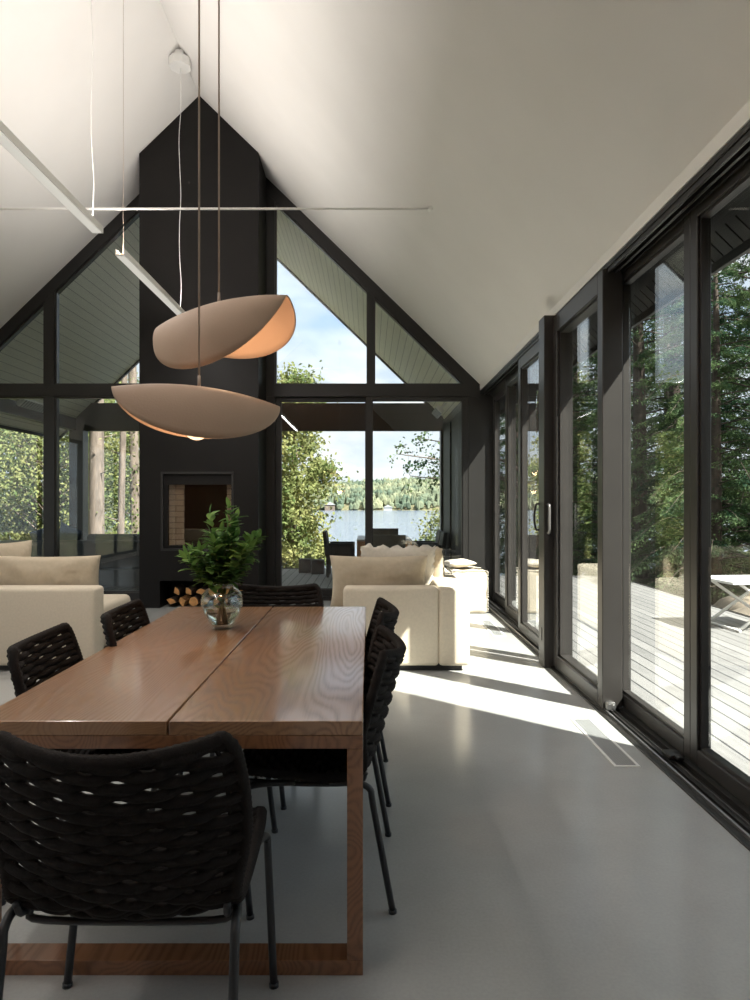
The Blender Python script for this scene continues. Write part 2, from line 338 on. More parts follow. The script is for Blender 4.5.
def lathe(bm, prof, seg=28, mi=0):
    rings = [[bm.verts.new((r*math.cos(2*PI*k/seg), r*math.sin(2*PI*k/seg), z)) for k in range(seg)] if r > 1e-6 else [bm.verts.new((0, 0, z))] for r, z in prof]
    for A, B in zip(rings, rings[1:]):
        for k in range(seg):
            a0, a1 = A[k % len(A)], A[(k+1) % len(A)]; b0, b1 = B[k % len(B)], B[(k+1) % len(B)]
            vs = []
            for v in (a0, a1, b1, b0):
                if v not in vs: vs.append(v)
            if len(vs) > 2:
                f = bm.faces.new(vs); f.smooth = True; f.material_index = mi
def box_obj(name, m, parent, *b, r=0.0, seg=2, smooth=False, loc=None):
    bm = bmesh.new(); bx(bm, *b, r=r, seg=seg); return finish(bm, name, m, parent, smooth, loc)
def copy_tree(o, parent=None):
    c = o.copy(); COL.objects.link(c)
    if parent is not None: c.parent = parent
    for ch in [x for x in bpy.data.objects if x.parent == o]: copy_tree(ch, c)
    return c
def pillow(name, w, h, t, m, parent=None, seed=0, wr=0.006, pinch=0.06, n=26, ruffle=0.0):
    """cushion in the XZ plane, w wide, h high, t thick, centred"""
    bm = bmesh.new(); rnd = Vector((seed*3.1, seed*1.7, seed*0.9)); sides = []
    for s in (1, -1):
        g = []
        for i in range(n+1):
            row = []
            for j in range(n+1):
                u = -1+2*i/n; v = -1+2*j/n
                u = math.copysign(abs(u)**0.8, u); v = math.copysign(abs(v)**0.8, v)
                th = t/2*max(0, (1-abs(u)**2.6))**0.45*max(0, (1-abs(v)**2.6))**0.45
                x = u*w/2*(1-pinch*(1-v*v)*abs(u)); z = v*h/2*(1-pinch*(1-u*u)*abs(v))
                e = max(abs(u), abs(v))
                q = noise.noise(Vector((x*7, z*7, s*3))+rnd)*wr*2+abs(noise.noise(Vector((x*16*(1+abs(v)), z*9, 5))+rnd))*wr*1.5
                y = s*(th+q*(1-e**4))
                if ruffle and e > 0.97:
                    y += ruffle*math.sin((x+z)*70+seed)*0.6; x += u*ruffle*abs(math.sin(z*60)); z += v*ruffle*(.4+math.sin(x*48+seed)+.5*math.sin(x*91))
                row.append(bm.verts.new((x, y, z)))
            g.append(row)
        sides.append(g)
        for i in range(n):
            for j in range(n):
                q = (g[i][j], g[i+1][j], g[i+1][j+1], g[i][j+1])
                f = bm.faces.new(q if s < 0 else q[::-1]); f.smooth = True
    bmesh.ops.remove_doubles(bm, verts=bm.verts, dist=0.0008)
    bmesh.ops.recalc_face_normals(bm, faces=bm.faces)
    return finish(bm, name, m, parent, True)

# ------------------------------------------------------------------ room numbers
XR, XL, XM = 1.586, -6.066, -2.24          # right wall, left wall, ridge
ZE, K = 3.06, 0.969                        # ceiling height at the wall, slope
ZR = ZE+(XR-XM)*K                          # ridge
YG, YC, YB, YP = 9.71, 8.97, -3.2, 14.1    # far glazed wall, chimney face, back wall, porch end
def roof_z(x): return ZR-abs(x-XM)*K

# floor
o = box_obj('floor', M['floor'], None, XL-0.3, XR+0.02, YB-0.2, YG+0.12, -0.30, 0.0); tag(o, kind='structure')
# ceiling: two sloping slabs
def slab_profile(x0, x1, th):
    return [(x0, roof_z(x0)), (x1, roof_z(x1)), (x1, roof_z(x1)+th), (x0, roof_z(x0)+th)]
bm = bmesh.new()
prism(bm, [(XM, ZR), (XR, ZE), (XR, ZE+0.40), (XM, ZR+0.40), (XL, ZE+0.40), (XL, ZE)], 'Y', YB, YG+0.06)
o = finish(bm, 'ceiling', M['plaster']); tag(o, kind='structure')
# outer roof shell
bm = bmesh.new()
XO = 1.93; XOL = 2*XM-XO
prism(bm, [(XM, ZR+0.41), (XO+0.03, roof_z(XO)+0.30), (XO+0.03, roof_z(XO)+0.36), (XM, ZR+0.50), (XOL-0.03, roof_z(XO)+0.36), (XOL-0.03, roof_z(XO)+0.30)], 'Y', YB-0.1, YP)
o = finish(bm, 'roof_covering', M['shingle']); tag(o, kind='structure')
# porch ceiling (pale boards), beyond the glazed gable
bm = bmesh.new()
prism(bm, [(XM, ZR+0.02), (XO, roof_z(XO)+0.02), (XO, roof_z(XO)+0.28), (XM, ZR+0.40), (XOL, roof_z(XO)+0.28), (XOL, roof_z(XO)+0.02)], 'Y', YG+0.16, YP-0.05)
o = finish(bm, 'porch_ceiling', M['porch_soffit']); tag(o, kind='structure')
# dark edge board along the porch gable
bm = bmesh.new()
for a, b in ((XM, XO), (XOL, XM)):
    prism(bm, [(a, roof_z(a)-0.03), (b, roof_z(b)-0.03), (b, roof_z(b)+0.36), (a, roof_z(a)+0.36)], 'Y', YP-0.05, YP+0.01)
o = finish(bm, 'trim_1', M['black_metal']); tag(o, kind='structure')
# right eave: dark soffit boards, fascia and gutter
bm = bmesh.new()
y = YB
while y < YP:
    prism(bm, [(XR+0.19, roof_z(XR+0.19)+0.012), (XO, roof_z(XO)+0.012), (XO, roof_z(XO)+0.03), (XR+0.19, roof_z(XR+0.19)+0.03)], 'Y', y+0.006, y+0.094)
    y += 0.10
prism(bm, [(XR+0.12, roof_z(XR+0.12)+0.03), (XO, roof_z(XO)+0.03), (XO, roof_z(XO)+0.29), (XR+0.12, roof_z(XR+0.12)+0.38)], 'Y', YB, YG+0.1)
o = finish(bm, 'trim_2', M['black_metal']); tag(o, kind='structure')
bm = bmesh.new()
bx(bm, XO, XO+0.025, YB, YP, roof_z(XO)-0.04, roof_z(XO)+0.36)
bx(bm, XO+0.025, XO+0.13, YB, YP, roof_z(XO)+0.06, roof_z(XO)+0.19, r=0.02)
bx(bm, XOL-0.025, XOL, YB, YP, roof_z(XO)-0.04, roof_z(XO)+0.36)
o = finish(bm, 'trim_3', M['black_metal']); tag(o, kind='structure')

# ------------------------------------------------------------------ far wall: black frame + panes
XC0, XC1 = -3.03, -1.46                    # chimney sides
ZT0, ZT1 = 2.90, 3.07                      # transom
bm = bmesh.new()
y0, y1 = YG-0.05, YG+0.10
prism(bm, [(XL, ZT0), (XR, ZT0), (XR, ZT1), (XL, ZT1)], 'Y', y0-.004, y1+.004)                       # transom
bx(bm, XL, XC0+0.02, y0, y1, 0, 0.11); bx(bm, XC1-0.02, XR, y0, y1, 0, 0.055)              # sills
w = 0.16
for a, b in ((XC1-0.15, XR), (XL, XC0+0.15)):                                              # rakes
    prism(bm, [(a, roof_z(a)-w*1.35), (b, roof_z(b)-w*1.35), (b, roof_z(b)+0.02), (a, roof_z(a)+0.02)], 'Y', y0-.002, y1+.002)
bx(bm, XC1-0.12, XC1+0.12, y0+.003, y1-.003, 0, roof_z(XC1+0.12)); bx(bm, XC0-0.02, XC0+0.12, y0, y1, 0, roof_z(XC0-0.02)-0.05)
bx(bm, -0.015, 0.07, y0, y1, ZT1, roof_z(0.07)-0.05)                                        # right upper mullion
bx(bm, -4.62, -4.47, y0+.003, y1-.003, 0, roof_z(-4.62)-0.05)                                         # left mullion
bx(bm, 1.415, 1.86, y0+.003, y1-.003, 0, ZT1-.01)                                                      # right jamb
bx(bm, XL, XL+0.14, y0, y1, 0, ZT1)
prism(bm, [(XC0, ZT1), (XC1, ZT1), (XC1, roof_z(XC1)), (XM, ZR), (XC0, roof_z(XC0))], 'Y', YG+0.01, YG+0.09)
bx(bm, XC0, XC1, YG+0.01, YG+0.09, 0, ZT1)
o = finish(bm, 'wall_far', M['black_metal']); tag(o, kind='structure')
def gable_pane(n, pts, m='glass', y=YG+0.03, bead=0.02):
    """an inner bead frame with its pane"""
    bm = bmesh.new(); N = len(pts); c = Vector((sum(p[0] for p in pts)/N, sum(p[1] for p in pts)/N))
    P = [Vector(p) for p in pts]
    ins = []
    for i in range(N):
        a, b, d = P[i-1], P[i], P[(i+1) % N]
        e1 = (b-a).normalized(); e2 = (d-b).normalized()
        n1 = Vector((-e1.y, e1.x)); n2 = Vector((-e2.y, e2.x))
        if n1.dot(c-b) < 0: n1 = -n1
        if n2.dot(c-b) < 0: n2 = -n2
        bis = (n1+n2).normalized(); ins.append(b+bis*(bead/max(0.2, bis.dot(n1))))
    for i in range(N):
        j = (i+1) % N
        prism(bm, [P[i], P[j], ins[j], ins[i]], 'Y', y-0.05, y+0.035)
    fr = finish(bm, 'window_%d' % n, M['bronze_metal']); tag(fr, kind='structure')
    bm = bmesh.new(); prism(bm, pts, 'Y', y-0.006, y+0.006)
    finish(bm, 'pane', M[m], fr)
    return fr
def rk(x): return roof_z(x)-w*1.35
gable_pane(1, [(XC1+0.12, ZT1), (-0.015, ZT1), (-0.015, rk(-0.015)), (XC1+0.12, rk(XC1+0.12))])
xe = XR-(ZT1-(ZE-w*1.35))/K
gable_pane(2, [(0.07, ZT1), (xe, ZT1), (0.07, rk(0.07))])
gable_pane(3, [(-4.47, ZT1), (XC0-0.02, ZT1), (XC0-0.02, rk(XC0-0.02)), (-4.47, rk(-4.47))], 'glass_left')
gable_pane(4, [(2*XM-xe, ZT1), (-4.62, ZT1), (-4.62, rk(-4.62))], 'glass_left')
gable_pane(5, [(-4.47, 0.11), (XC0-0.02, 0.11), (XC0-0.02, ZT0), (-4.47, ZT0)], 'glass_left')
gable_pane(6, [(XL+0.14, 0.11), (-4.62, 0.11), (-4.62, ZT0), (XL+0.14, ZT0)], 'glass_left')

def leaf_frame(n, axis, plane, a, b, z0, z1, th, st, rt, rb, m='bronze_metal', sides=(1, 1)):
    """sliding door leaf. axis 'Y': lies along Y at x=plane..plane+th ; axis 'X': lies along X at y=plane..plane+th"""
    bm = bmesh.new()
    def B(u0, u1, v0, v1):
        if axis == 'Y': bx(bm, plane, plane+th, u0, u1, v0, v1, r=0.004, seg=1)
        else: bx(bm, u0, u1, plane, plane+th, v0, v1, r=0.004, seg=1)
    def G(u0, u1, v0, v1, k):      # stepped glazing bead
        q = plane+th*0.5
        if axis == 'Y': bx(bm, q-k, q+k, u0, u1, v0, v1)
        else: bx(bm, u0, u1, q-k, q+k, v0, v1)
    B(a, a+st, z0, z1); B(b-st, b, z0, z1); B(a+st, b-st, z0, z0+rb); B(a+st, b-st, z1-rt, z1)
    k = th*0.3; g = 0.016
    G(a+st, a+st+g, z0+rb, z1-rt, k); G(b-st-g, b-st, z0+rb, z1-rt, k); G(a+st, b-st, z0+rb, z0+rb+g, k); G(a+st, b-st, z1-rt-g, z1-rt, k)
    fr = finish(bm, 'door_%d' % n, M[m]); tag(fr, kind='structure')
    bm = bmesh.new(); q = plane+th*0.5
    if axis == 'Y': bx(bm, q-0.006, q+0.006, a+st*.9, b-st*.9, z0+rb*.9, z1-rt*.9)
    else: bx(bm, a+st*.9, b-st*.9, q-0.006, q+0.006, z0+rb*.9, z1-rt*.9)
    finish(bm, 'pane', M['glass'], fr)
    return fr
def d_handle(parent, pts, r=0.009):
    bm = bmesh.new(); tube(bm, catmull(pts, 4), r, 8); return finish(bm, 'handle', M['black_metal'], parent, True)
# far wall doors (to the porch)
leaf_frame(1, 'X', YG+0.03, XC1+0.12, 0.03, 0.055, ZT0, 0.06, 0.07, 0.05, 0.09, 'black_metal')
leaf_frame(2, 'X', YG-0.04, -0.045, 1.418, 0.055, ZT0, 0.06, 0.085, 0.05, 0.09, 'black_metal')

# ------------------------------------------------------------------ right wall of sliding doors
YN = -2.4                                    # where the glazing stops, nearer than the frame shows
bm = bmesh.new()
bx(bm, XR, XR+0.10, YB, YN, 0, ZE+0.05)
prism(bm, [(XR, ZE-0.02), (XR+0.24, roof_z(XR+0.24)), (XR+0.24, ZE+0.0), (XR, ZE+0.3)], 'Y', YB, YG+0.1)
bx(bm, XR+0.10, XR+0.24, YB, YN, 0, roof_z(XR+0.24))
o = finish(bm, 'wall_right', M['black_metal']); tag(o, kind='structure')
bm = bmesh.new(); bx(bm, XR-0.012, XR+0.01, YB, YG-0.05, 2.985, ZE+0.004)
o = finish(bm, 'trim_4', M['white_paint']); tag(o, kind='structure')
# header with sliding tracks
bm = bmesh.new()
bx(bm, XR-0.004, XR+0.20, YN, YG-0.05, 2.955, 2.985)
for x in (1.59, 1.635, 1.68, 1.725): bx(bm, x, x+0.012, YN, YG-0.05, 2.925, 2.96)
o = finish(bm, 'trim_5', M['black_metal']); tag(o, kind='structure')
bm = bmesh.new()
for x in (1.612, 1.66): bx(bm, x, x+0.008, YN, YG-0.05, 2.940, 2.9549)
o = finish(bm, 'trim_6', M['rail_metal']); tag(o, kind='structure')
# floor track
bm = bmesh.new()
bx(bm, 1.525, 1.545, YN, YG-0.05, -0.02, 0.010, r=0.003, seg=1)
bx(bm, 1.545, 1.83, YN, YG+0.05, -0.05, 0.003)
bx(bm, 1.600, 1.612, YN, YG-0.05, 0, 0.018); bx(bm, 1.665, 1.69, YN, YG-0.05, 0, 0.03)
o = finish(bm, 'trim_7', M['black_metal']); tag(o, kind='structure')
bm = bmesh.new()
bx(bm, 1.568, 1.580, YN, YG-0.05, 0.0, 0.022, r=0.003, seg=1); bx(bm, 1.632, 1.638, YN, YG-0.05, 0.0, 0.016)
o = finish(bm, 'trim_8', M['rail_metal']); tag(o, kind='structure')
ZH = 2.955
leaf_frame(3, 'Y', 1.555, 4.53, 5.74, 0.02, ZH, 0.135, 0.10, 0.14, 0.10)                  # second leaf in front of the fixed glazing
leaf_frame(4, 'Y', 1.70, 3.60, 4.68, 0.03, ZH, 0.075, 0.075, 0.075, 0.085)
leaf_frame(10, 'Y', 1.70, YN, -0.1, 0.03, ZH, 0.075, 0.075, 0.075, 0.085)
leaf_frame(11, 'Y', 1.70, -0.1, 1.75, 0.03, ZH, 0.075, 0.075, 0.075, 0.085)
leaf_frame(5, 'Y', 1.70, 1.75, 3.60, 0.03, ZH, 0.075, 0.075, 0.075, 0.085)
d6 = leaf_frame(6, 'Y', 1.60, 5.92, 7.30, 0.02, ZH, 0.09, 0.11, 0.14, 0.10)
leaf_frame(7, 'Y', 1.70, 7.22, 8.50, 0.02, ZH, 0.075, 0.11, 0.12, 0.10)
leaf_frame(8, 'Y', 1.76, 8.42, 9.68, 0.02, ZH-0.02, 0.06, 0.11, 0.10, 0.10)
# the meeting post that stands proud of the doors, with pulls on both sides
bm = bmesh.new()
bx(bm, 1.475, 1.585, 5.73, 5.915, 0.004, 2.975, r=0.006, seg=2)
bx(bm, 1.585, 1.60, 5.75, 5.90, 0.01, 2.95)
bx(bm, 1.470, 1.476, 5.80, 5.83, 0.22, 0.33, r=0.002)
post = finish(bm, 'door_9', M['bronze_metal']); tag(post, kind='structure')
d_handle(post, [(1.478, 5.90, 1.16), (1.450, 5.905, 1.165), (1.436, 5.91, 1.26), (1.450, 5.905, 1.375), (1.478, 5.90, 1.38)], 0.009)
h = d_handle(post, [(1.51, 5.735, 1.14), (1.508, 5.69, 1.15), (1.508, 5.685, 1.26), (1.508, 5.69, 1.37), (1.51, 5.735, 1.38)], 0.012); h.data.materials[0] = M['bronze_light']; h['label'] = 'greyer pull handle'
bm = bmesh.new(); bx(bm, 1.555, 1.59, 5.70, 5.74, 1.02, 1.12, r=0.006); finish(bm, 'lock', M['black_metal'], post)
# small stops in the empty track
bm = bmesh.new(); bx(bm, 1.60, 1.68, 3.62, 3.72, 0.02, 0.05, r=0.008); bx(bm, 1.625, 1.66, 3.58, 3.64, 0.035, 0.055, r=0.006)
o = finish(bm, 'door_stop', M['black_metal'], None, 0.6); tag(o, 'small black rubber stop in the near part of the floor track', 'door stop')
bm = bmesh.new(); bx(bm, 1.57, 1.63, 4.49, 4.53, 0.02, 0.075, r=0.008)
tube(bm, [(1.585, 4.488, 0.05), (1.585, 4.475, 0.05)], 0.017, 12); tube(bm, [(1.615, 4.488, 0.05), (1.615, 4.475, 0.05)], 0.012, 12)
o = finish(bm, 'door_roller', M['rail_metal'], None, 0.6); tag(o, 'bright metal roller block at the foot of the sliding door', 'door roller')

# left and back walls (outside the frame; they close the room)
bm = bmesh.new()
for a, b in ((YB, -1.5), (1.0, 1.6), (4.4, 5.0), (8.6, YG)): bx(bm, XL-0.15, XL, a, b, 0, ZE+0.05)
bx(bm, XL-0.15, XL, YB, YG, 2.7, ZE+0.05); bx(bm, XL-0.15, XL, YB, YG, -0.02, 0.10)
o = finish(bm, 'wall_left', M['plaster']); tag(o, kind='structure')
for k, (a, b) in enumerate(((-1.5, 1.0), (1.6, 4.4), (5.0, 8.6))):
    bm = bmesh.new()
    for u0, u1, v0, v1 in ((a, a+0.07, .1, 2.7), (b-0.07, b, .1, 2.7), (a, b, .1, .17), (a, b, 2.63, 2.7), ((a+b)/2-.035, (a+b)/2+.035, .1, 2.7)): bx(bm, XL-0.11, XL-0.04, u0, u1, v0, v1)
    fr = finish(bm, 'window_%d' % (7+k), M['black_metal']); tag(fr, kind='structure')
    box_obj('pane', M['glass'], fr, XL-0.081, XL-0.069, a+.05, b-.05, .15, 2.65)
bm = bmesh.new()
prism(bm, [(XL, 0), (XR, 0), (XR, ZE), (XM, ZR), (XL, ZE)], 'Y', YB-0.15, YB)
o = finish(bm, 'wall_back', M['oak_leg']); tag(o, kind='structure')

# ------------------------------------------------------------------ deck, porch, shading wing, ground, lake
bm = bmesh.new()
bx(bm, 1.84, 4.7, -3, 13.2, -0.12, -0.03)
bx(bm, XOL, 1.84, YG+0.14, 14.55, -0.12, -0.03)
o = finish(bm, 'deck', M['deck']); tag(o, kind='structure')
bm = bmesh.new(); bx(bm, XOL, 1.9, 14.55, 14.60, -0.30, -0.022); bx(bm, 4.7, 4.75, -3, 13.2, -0.30, -0.022)
o = finish(bm, 'deck_edge', M['black_metal']); tag(o, kind='structure')
bm = bmesh.new()
bx(bm, XL-0.02, 1.52, YP-0.14, YP-0.04, 2.86, 3.43)                       # tie beam
bx(bm, XL-0.02, XL+0.26, YP-0.30, YP-0.04, -0.03, 2.86)                    # corner post
bx(bm, XL-0.02, XL+0.12, YG+0.12, YP-0.30, 2.86, 3.10)                     # side beam
bx(bm, 1.46, 1.64, YP-0.30, YP-0.04, -0.03, 2.86)                          # right corner post
o = finish(bm, 'porch_frame', M['black_metal']); tag(o, kind='structure')
bm = bmesh.new(); bx(bm, 1.50, 1.62, YG+0.12, YP-0.05, -0.03, roof_z(1.62)+0.02)
for yy in (10.9, 12.4): bx(bm, 1.475, 1.50, yy, yy+0.09, -0.03, 2.86)
o = finish(bm, 'porch_side_wall', M['siding']); tag(o, kind='structure')
# unseen wing block added to cast the near floor's shade, pale to bounce light
bm = bmesh.new(); bx(bm, 5.0, 6.2, -9, -0.17, -0.5, 9.6)
o = finish(bm, 'shading_wing', M['plaster']); tag(o, kind='structure')

def ground_z(x, y):
    d = max(0, y-15.5-max(0, (x-4))*0.9-max(0, (-x-8))*0.55)
    z = -0.42-0.42*d+0.12*noise.noise(Vector((x*.3, y*.3, 0)))
    if x > 5: z += 0.25*noise.noise(Vector((x*.8, y*.8, 3)))
    return max(z, -9)
bm = bmesh.new(); nx, ny = 90, 80; g = []
for i in range(nx+1):
    row = []
    for j in range(ny+1):
        x = -55+110*i/nx; y = -20+95*j/ny; row.append(bm.verts.new((x, y, ground_z(x, y))))
    g.append(row)
for i in range(nx):
    for j in range(ny): f = bm.faces.new((g[i][j], g[i+1][j], g[i+1][j+1], g[i][j+1])); f.smooth = True
o = finish(bm, 'ground', M['ground']); tag(o, kind='structure')
bm = bmesh.new(); ZL = -4.6
vs = [bm.verts.new(p) for p in ((-900, 15, ZL), (900, 15, ZL), (900, 900, ZL), (-900, 900, ZL))]; bm.faces.new(vs)
o = finish(bm, 'lake', M['lake']); tag(o, kind='structure')
# far shore
random.seed(5)
def hill_z(x, y):
    t = (y-490)/170
    return ZL+max(0, min(1, t))**0.8*(21+6*noise.noise(Vector((x*.006+2, 0, 0)))+5*max(-1, min(1, x/150)))
bm = bmesh.new(); g = []
for i in range(81):
    row = []
    for j in range(13):
        x = -600+1200*i/80; y = 485+j*18+6*noise.noise(Vector((x*.02, 1, 1))); row.append(bm.verts.new((x, y, hill_z(x, y)-(1 if j == 0 else 0))))
    g.append(row)
for i in range(80):
    for j in range(12): bm.faces.new((g[i][j], g[i+1][j], g[i+1][j+1], g[i][j+1]))
o = finish(bm, 'far_shore', M['ground']); tag(o, kind='structure')
def far_forest():
    rng = np.random.default_rng(3); t = bmesh.new(); bmesh.ops.create_icosphere(t, subdivisions=1, radius=1)
    bv = np.array([v.co[:] for v in t.verts]); bf = np.array([[v.index for v in f.verts] for f in t.faces]); t.free()
    V, F, n = [], [], 0
    for k in range(7000):
        x = rng.uniform(-300, 260); y = 487+rng.uniform(0, 1)**0.8*180; z = hill_z(x, y)
        r = rng.uniform(1.5, 3.0); h = rng.uniform(4, 7.5)
        s = rng.uniform(0.75, 1.25, (len(bv), 1)); v = bv*s*np.array([r, r, h*0.62])
        if rng.random() < 0.35:                         # a conifer: narrow and pointed
            v = bv*np.array([r*.55, r*.55, h*.8]); v[:, :2] *= np.clip(1.1-(v[:, 2:3]/(h*.8)), 0.1, 1.6)*0.8
        v = v+np.array([x, y, z+h*0.5]); V.append(v); F.append(bf+n); n += len(bv)
    me = bpy.data.meshes.new('far_forest'); me.from_pydata(np.concatenate(V).tolist(), [], np.concatenate(F).tolist()); me.materials.append(M['leaf_far'])
    o = bpy.data.objects.new('far_forest', me); COL.objects.link(o); return o
tag(far_forest(), 'dense mixed forest covering the hill across the lake', 'forest', kind='stuff')
def boathouse(x, y, wd, ht, wallc, label, cat):
    t = empty('lake_house', (x, y, hill_z(x, y))); tag(t, label, cat)
    box_obj('wall', wallc, t, -wd/2, wd/2, -2, 2, 0, ht)
    bm = bmesh.new(); prism(bm, [(-wd/2-.5, ht), (wd/2+.5, ht), (0, ht+wd*.3)], 'Y', -2.5, 2.5); finish(bm, 'roof', M['vent_grey'], t)
boathouse(13.5, 485.5, 6, 2.2, M['vent_grey'], 'pale house on the far shore, seen right of the door mullion', 'house')
boathouse(-28, 485.5, 7, 4.0, M['bark'], 'small brown house on the far shore, seen left of the door mullion', 'house')

# ------------------------------------------------------------------ trees
def leaves_mesh(name, C, N, size, rng, aspect=0.55, droop=None):
    """C: centres (n,3); two-triangle leaves, each folded a little along its rib"""
    n = len(C)
    d = rng.normal(size=(n, 3)); 
    if droop is not None: d = d*0.55+droop
    d /= np.linalg.norm(d, axis=1, keepdims=True)
    q = rng.normal(size=(n, 3)); s = np.cross(d, q); s /= np.linalg.norm(s, axis=1, keepdims=True); u = np.cross(s, d)
    L = size*rng.uniform(0.7, 1.3, (n, 1)); W = L*aspect
    a = C-d*L*.5; b = C+d*L*.5; l = C+s*W*.5+u*W*.15; r = C-s*W*.5+u*W*.15
    V = np.stack([a, r, b, l], 1).reshape(-1, 3)
    i = np.arange(n)*4
    me = bpy.data.meshes.new(name); me.vertices.add(4*n); me.vertices.foreach_set('co', V.astype(np.float32).ravel())
    tri = np.stack([i, i+1, i+2, i, i+2, i+3], 1).ravel()
    me.loops.add(6*n); me.loops.foreach_set('vertex_index', tri.astype(np.int32)); me.polygons.add(2*n)
    me.polygons.foreach_set('loop_start', (np.arange(2*n)*3).astype(np.int32)); me.polygons.foreach_set('loop_total', np.full(2*n, 3, np.int32))
    me.update(calc_edges=True); me.validate(); return me
def link_mesh(name, me, m, parent):
    me.materials.append(m); o = bpy.data.objects.new(name, me); COL.objects.link(o); o.parent = parent; return o
def make_hemlock(H=14.0, seed=1, n_leaf=66000, low=0.6, spread=2.9):
    rng = np.random.default_rng(seed); random.seed(seed)
    t = empty('hemlock_tree'); bm = bmesh.new()
    tube(bm, [(0, 0, -0.5), (0.05, 0, H*.3), (0, 0.06, H*.7), (0, 0, H)], [0.20, 0.16, 0.09, 0.02], 9)
    C = []; D = []
    nb = int(H*9)
    for k in range(nb):
        z = low+(H-low)*(k/nb)**1.05; R = spread*(1-(z/H)**1.5)*random.uniform(.65, 1.12)+0.25; a = k*2.4+random.uniform(-.3, .3)
        tip = Vector((math.cos(a)*R, math.sin(a)*R, z-R*random.uniform(.05, .30)))
        mid = Vector((math.cos(a)*R*.55, math.sin(a)*R*.55, z+R*.06))
        P = catmull([(0, 0, z), mid, tip], 4); tube(bm, P, [0.018*(1-i/len(P))+0.004 for i in range(len(P))], 4, cap=False)
        m_ = int(n_leaf/nb*(R/spread+.15)*1.3)
        tt = rng.uniform(.18, 1, m_)**.8; idx = np.clip((tt*(len(P)-1)).astype(int), 0, len(P)-2); fr = tt*(len(P)-1)-idx
        PP = np.array([p[:] for p in P]); base = PP[idx]*(1-fr[:, None])+PP[idx+1]*fr[:, None]
        side = rng.uniform(-1, 1, m_)*R*.34*(1.15-tt); perp = np.array([-math.sin(a), math.cos(a), 0])
        base = base+perp*side[:, None]; base[:, 2] += -abs(side)*.35-rng.uniform(0, .10, m_)+rng.normal(0, .03, m_)
        C.append(base); dv = np.array([math.cos(a), math.sin(a), -.45]); D.append(np.tile(dv, (m_, 1))+perp*(np.sign(side)*.7)[:, None])
    finish(bm, 'trunk', M['dark_bark'], t)
    link_mesh('foliage', leaves_mesh('foliage', np.concatenate(C), None, .082, rng, .32, np.concatenate(D)), M['leaf_hemlock'], t)
    return t
def make_broadleaf(name, H, seed, n_leaf, leafm, spread=2.2, low=.25, size=.10, trunk_r=.14, lean=0.0, clusters=70, squash=0.8, cr=.5):
    rng = np.random.default_rng(seed); random.seed(seed); t = empty(name); bm = bmesh.new()
    top = Vector((lean, 0, H*.9)); tube(bm, catmull([(0, 0, -.6), (lean*.2+.05, .04, H*.3), (lean*.6, -.04, H*.6), top], 4), [trunk_r*(1-i/14) for i in range(13)], 9)
    C = []
    for k in range(clusters):
        z = H*(low+(1-low)*random.random()); a = random.uniform(0, 2*PI); f = math.sin(PI*min(1, max(.04, (z/H-low)/(1-low)*.86+.1)))
        R = spread*f*math.sqrt(random.uniform(.08, 1)); c = Vector((lean*z/H+math.cos(a)*R, math.sin(a)*R, z))
        s0 = Vector((lean*z/H*.6, 0, max(.1, z-R*.7)))
        tube(bm, catmull([s0, (s0+c)/2+Vector((0, 0, .12*R)), c], 3), [.03, .025, .02, .015, .012, .010, .008][:7], 4, cap=False)
        m_ = n_leaf//clusters; g = rng.normal(0, 1, (m_, 3))*np.array([cr, cr, cr*squash])*random.uniform(.6, 1.15)
        C.append(np.array(c[:])+g)
    finish(bm, 'trunk', M['bark'], t)
    link_mesh('foliage', leaves_mesh('foliage', np.concatenate(C), None, size, rng, .62), leafm, t); return t
def put(t, x, y, s=1.0, rz=0.0, label=None, group=None, cat='tree', sink=0.15, sz=None):
    t.location = (x, y, ground_z(x, y)-sink); t.scale = (s, s, sz or s); t.rotation_euler[2] = rz; tag(t, label, cat, group); return t

h1 = make_hemlock(14, 1); h2 = make_hemlock(12, 7, low=.3, spread=3.2)
lab = 'tall dark hemlock among the trees beyond the right hand deck'
G_H = 'hemlocks beyond the right hand deck'
spots = [(7.6, 13.2, .95, 0, 0), (6.6, 16.6, 1.0, 1, 1.0), (10.4, 14.4, 1.05, 0, 2.1), (8.8, 19.5, 1.1, 1, 3.0), (12.8, 19.0, 1.1, 0, 4.0),
         (6.8, 22.5, 1.0, 0, 5.2), (11.0, 25.0, 1.15, 1, .6), (16.0, 25.5, 1.2, 0, 1.7), (9.6, 10.2, .9, 1, 2.6), (8.3, 28.5, 1.1, 1, 2.2), (15.5, 16.5, 1.1, 1, 3.4), (12.5, 12.0, 1.0, 0, 4.4), (4.9, 17.8, .85, 1, 1.2), (5.9, 27.0, 1.0, 0, 2.2), (6.3, 12.4, .62, 1, 5.0)]
used = set()
for x, y, s, k, r in spots:
    p = (h1, h2)[k]
    t = p if k not in used else copy_tree(p); used.add(k)
    put(t, x, y, s, r, lab, G_H)
# left side
b1 = make_broadleaf('leafy_tree', 10, 3, 36000, M['leaf_maple'], 3.0, .05, .12, .2, clusters=110, cr=.62)
b2 = make_broadleaf('leafy_tree', 9, 9, 36000, M['leaf_birch'], 2.7, .05, .11, .16, clusters=110, cr=.6)
lab = 'bushy yellow green tree beyond the porch, seen through the left windows'; used = set()
for x, y, s, k, r in ((-12.5, 17, 1.0, 0, 0), (-9.6, 20.5, 1.0, 1, 1), (-15.5, 19.5, 1.1, 1, 2), (-12.3, 24, 1.2, 0, 3), (-8.0, 26.5, 1.1, 0, 4), (-6.6, 23.4, .8, 1, 5), (-18, 15, 1.1, 0, 1.5), (-9.9, 14.6, .55, 1, 2.5), (-13.5, 12.0, .9, 1, 4.5)):
    p = (b1, b2)[k]; t = p if k not in used else copy_tree(p); used.add(k)
    put(t, x, y, s, r, lab, 'leafy trees left of the porch')
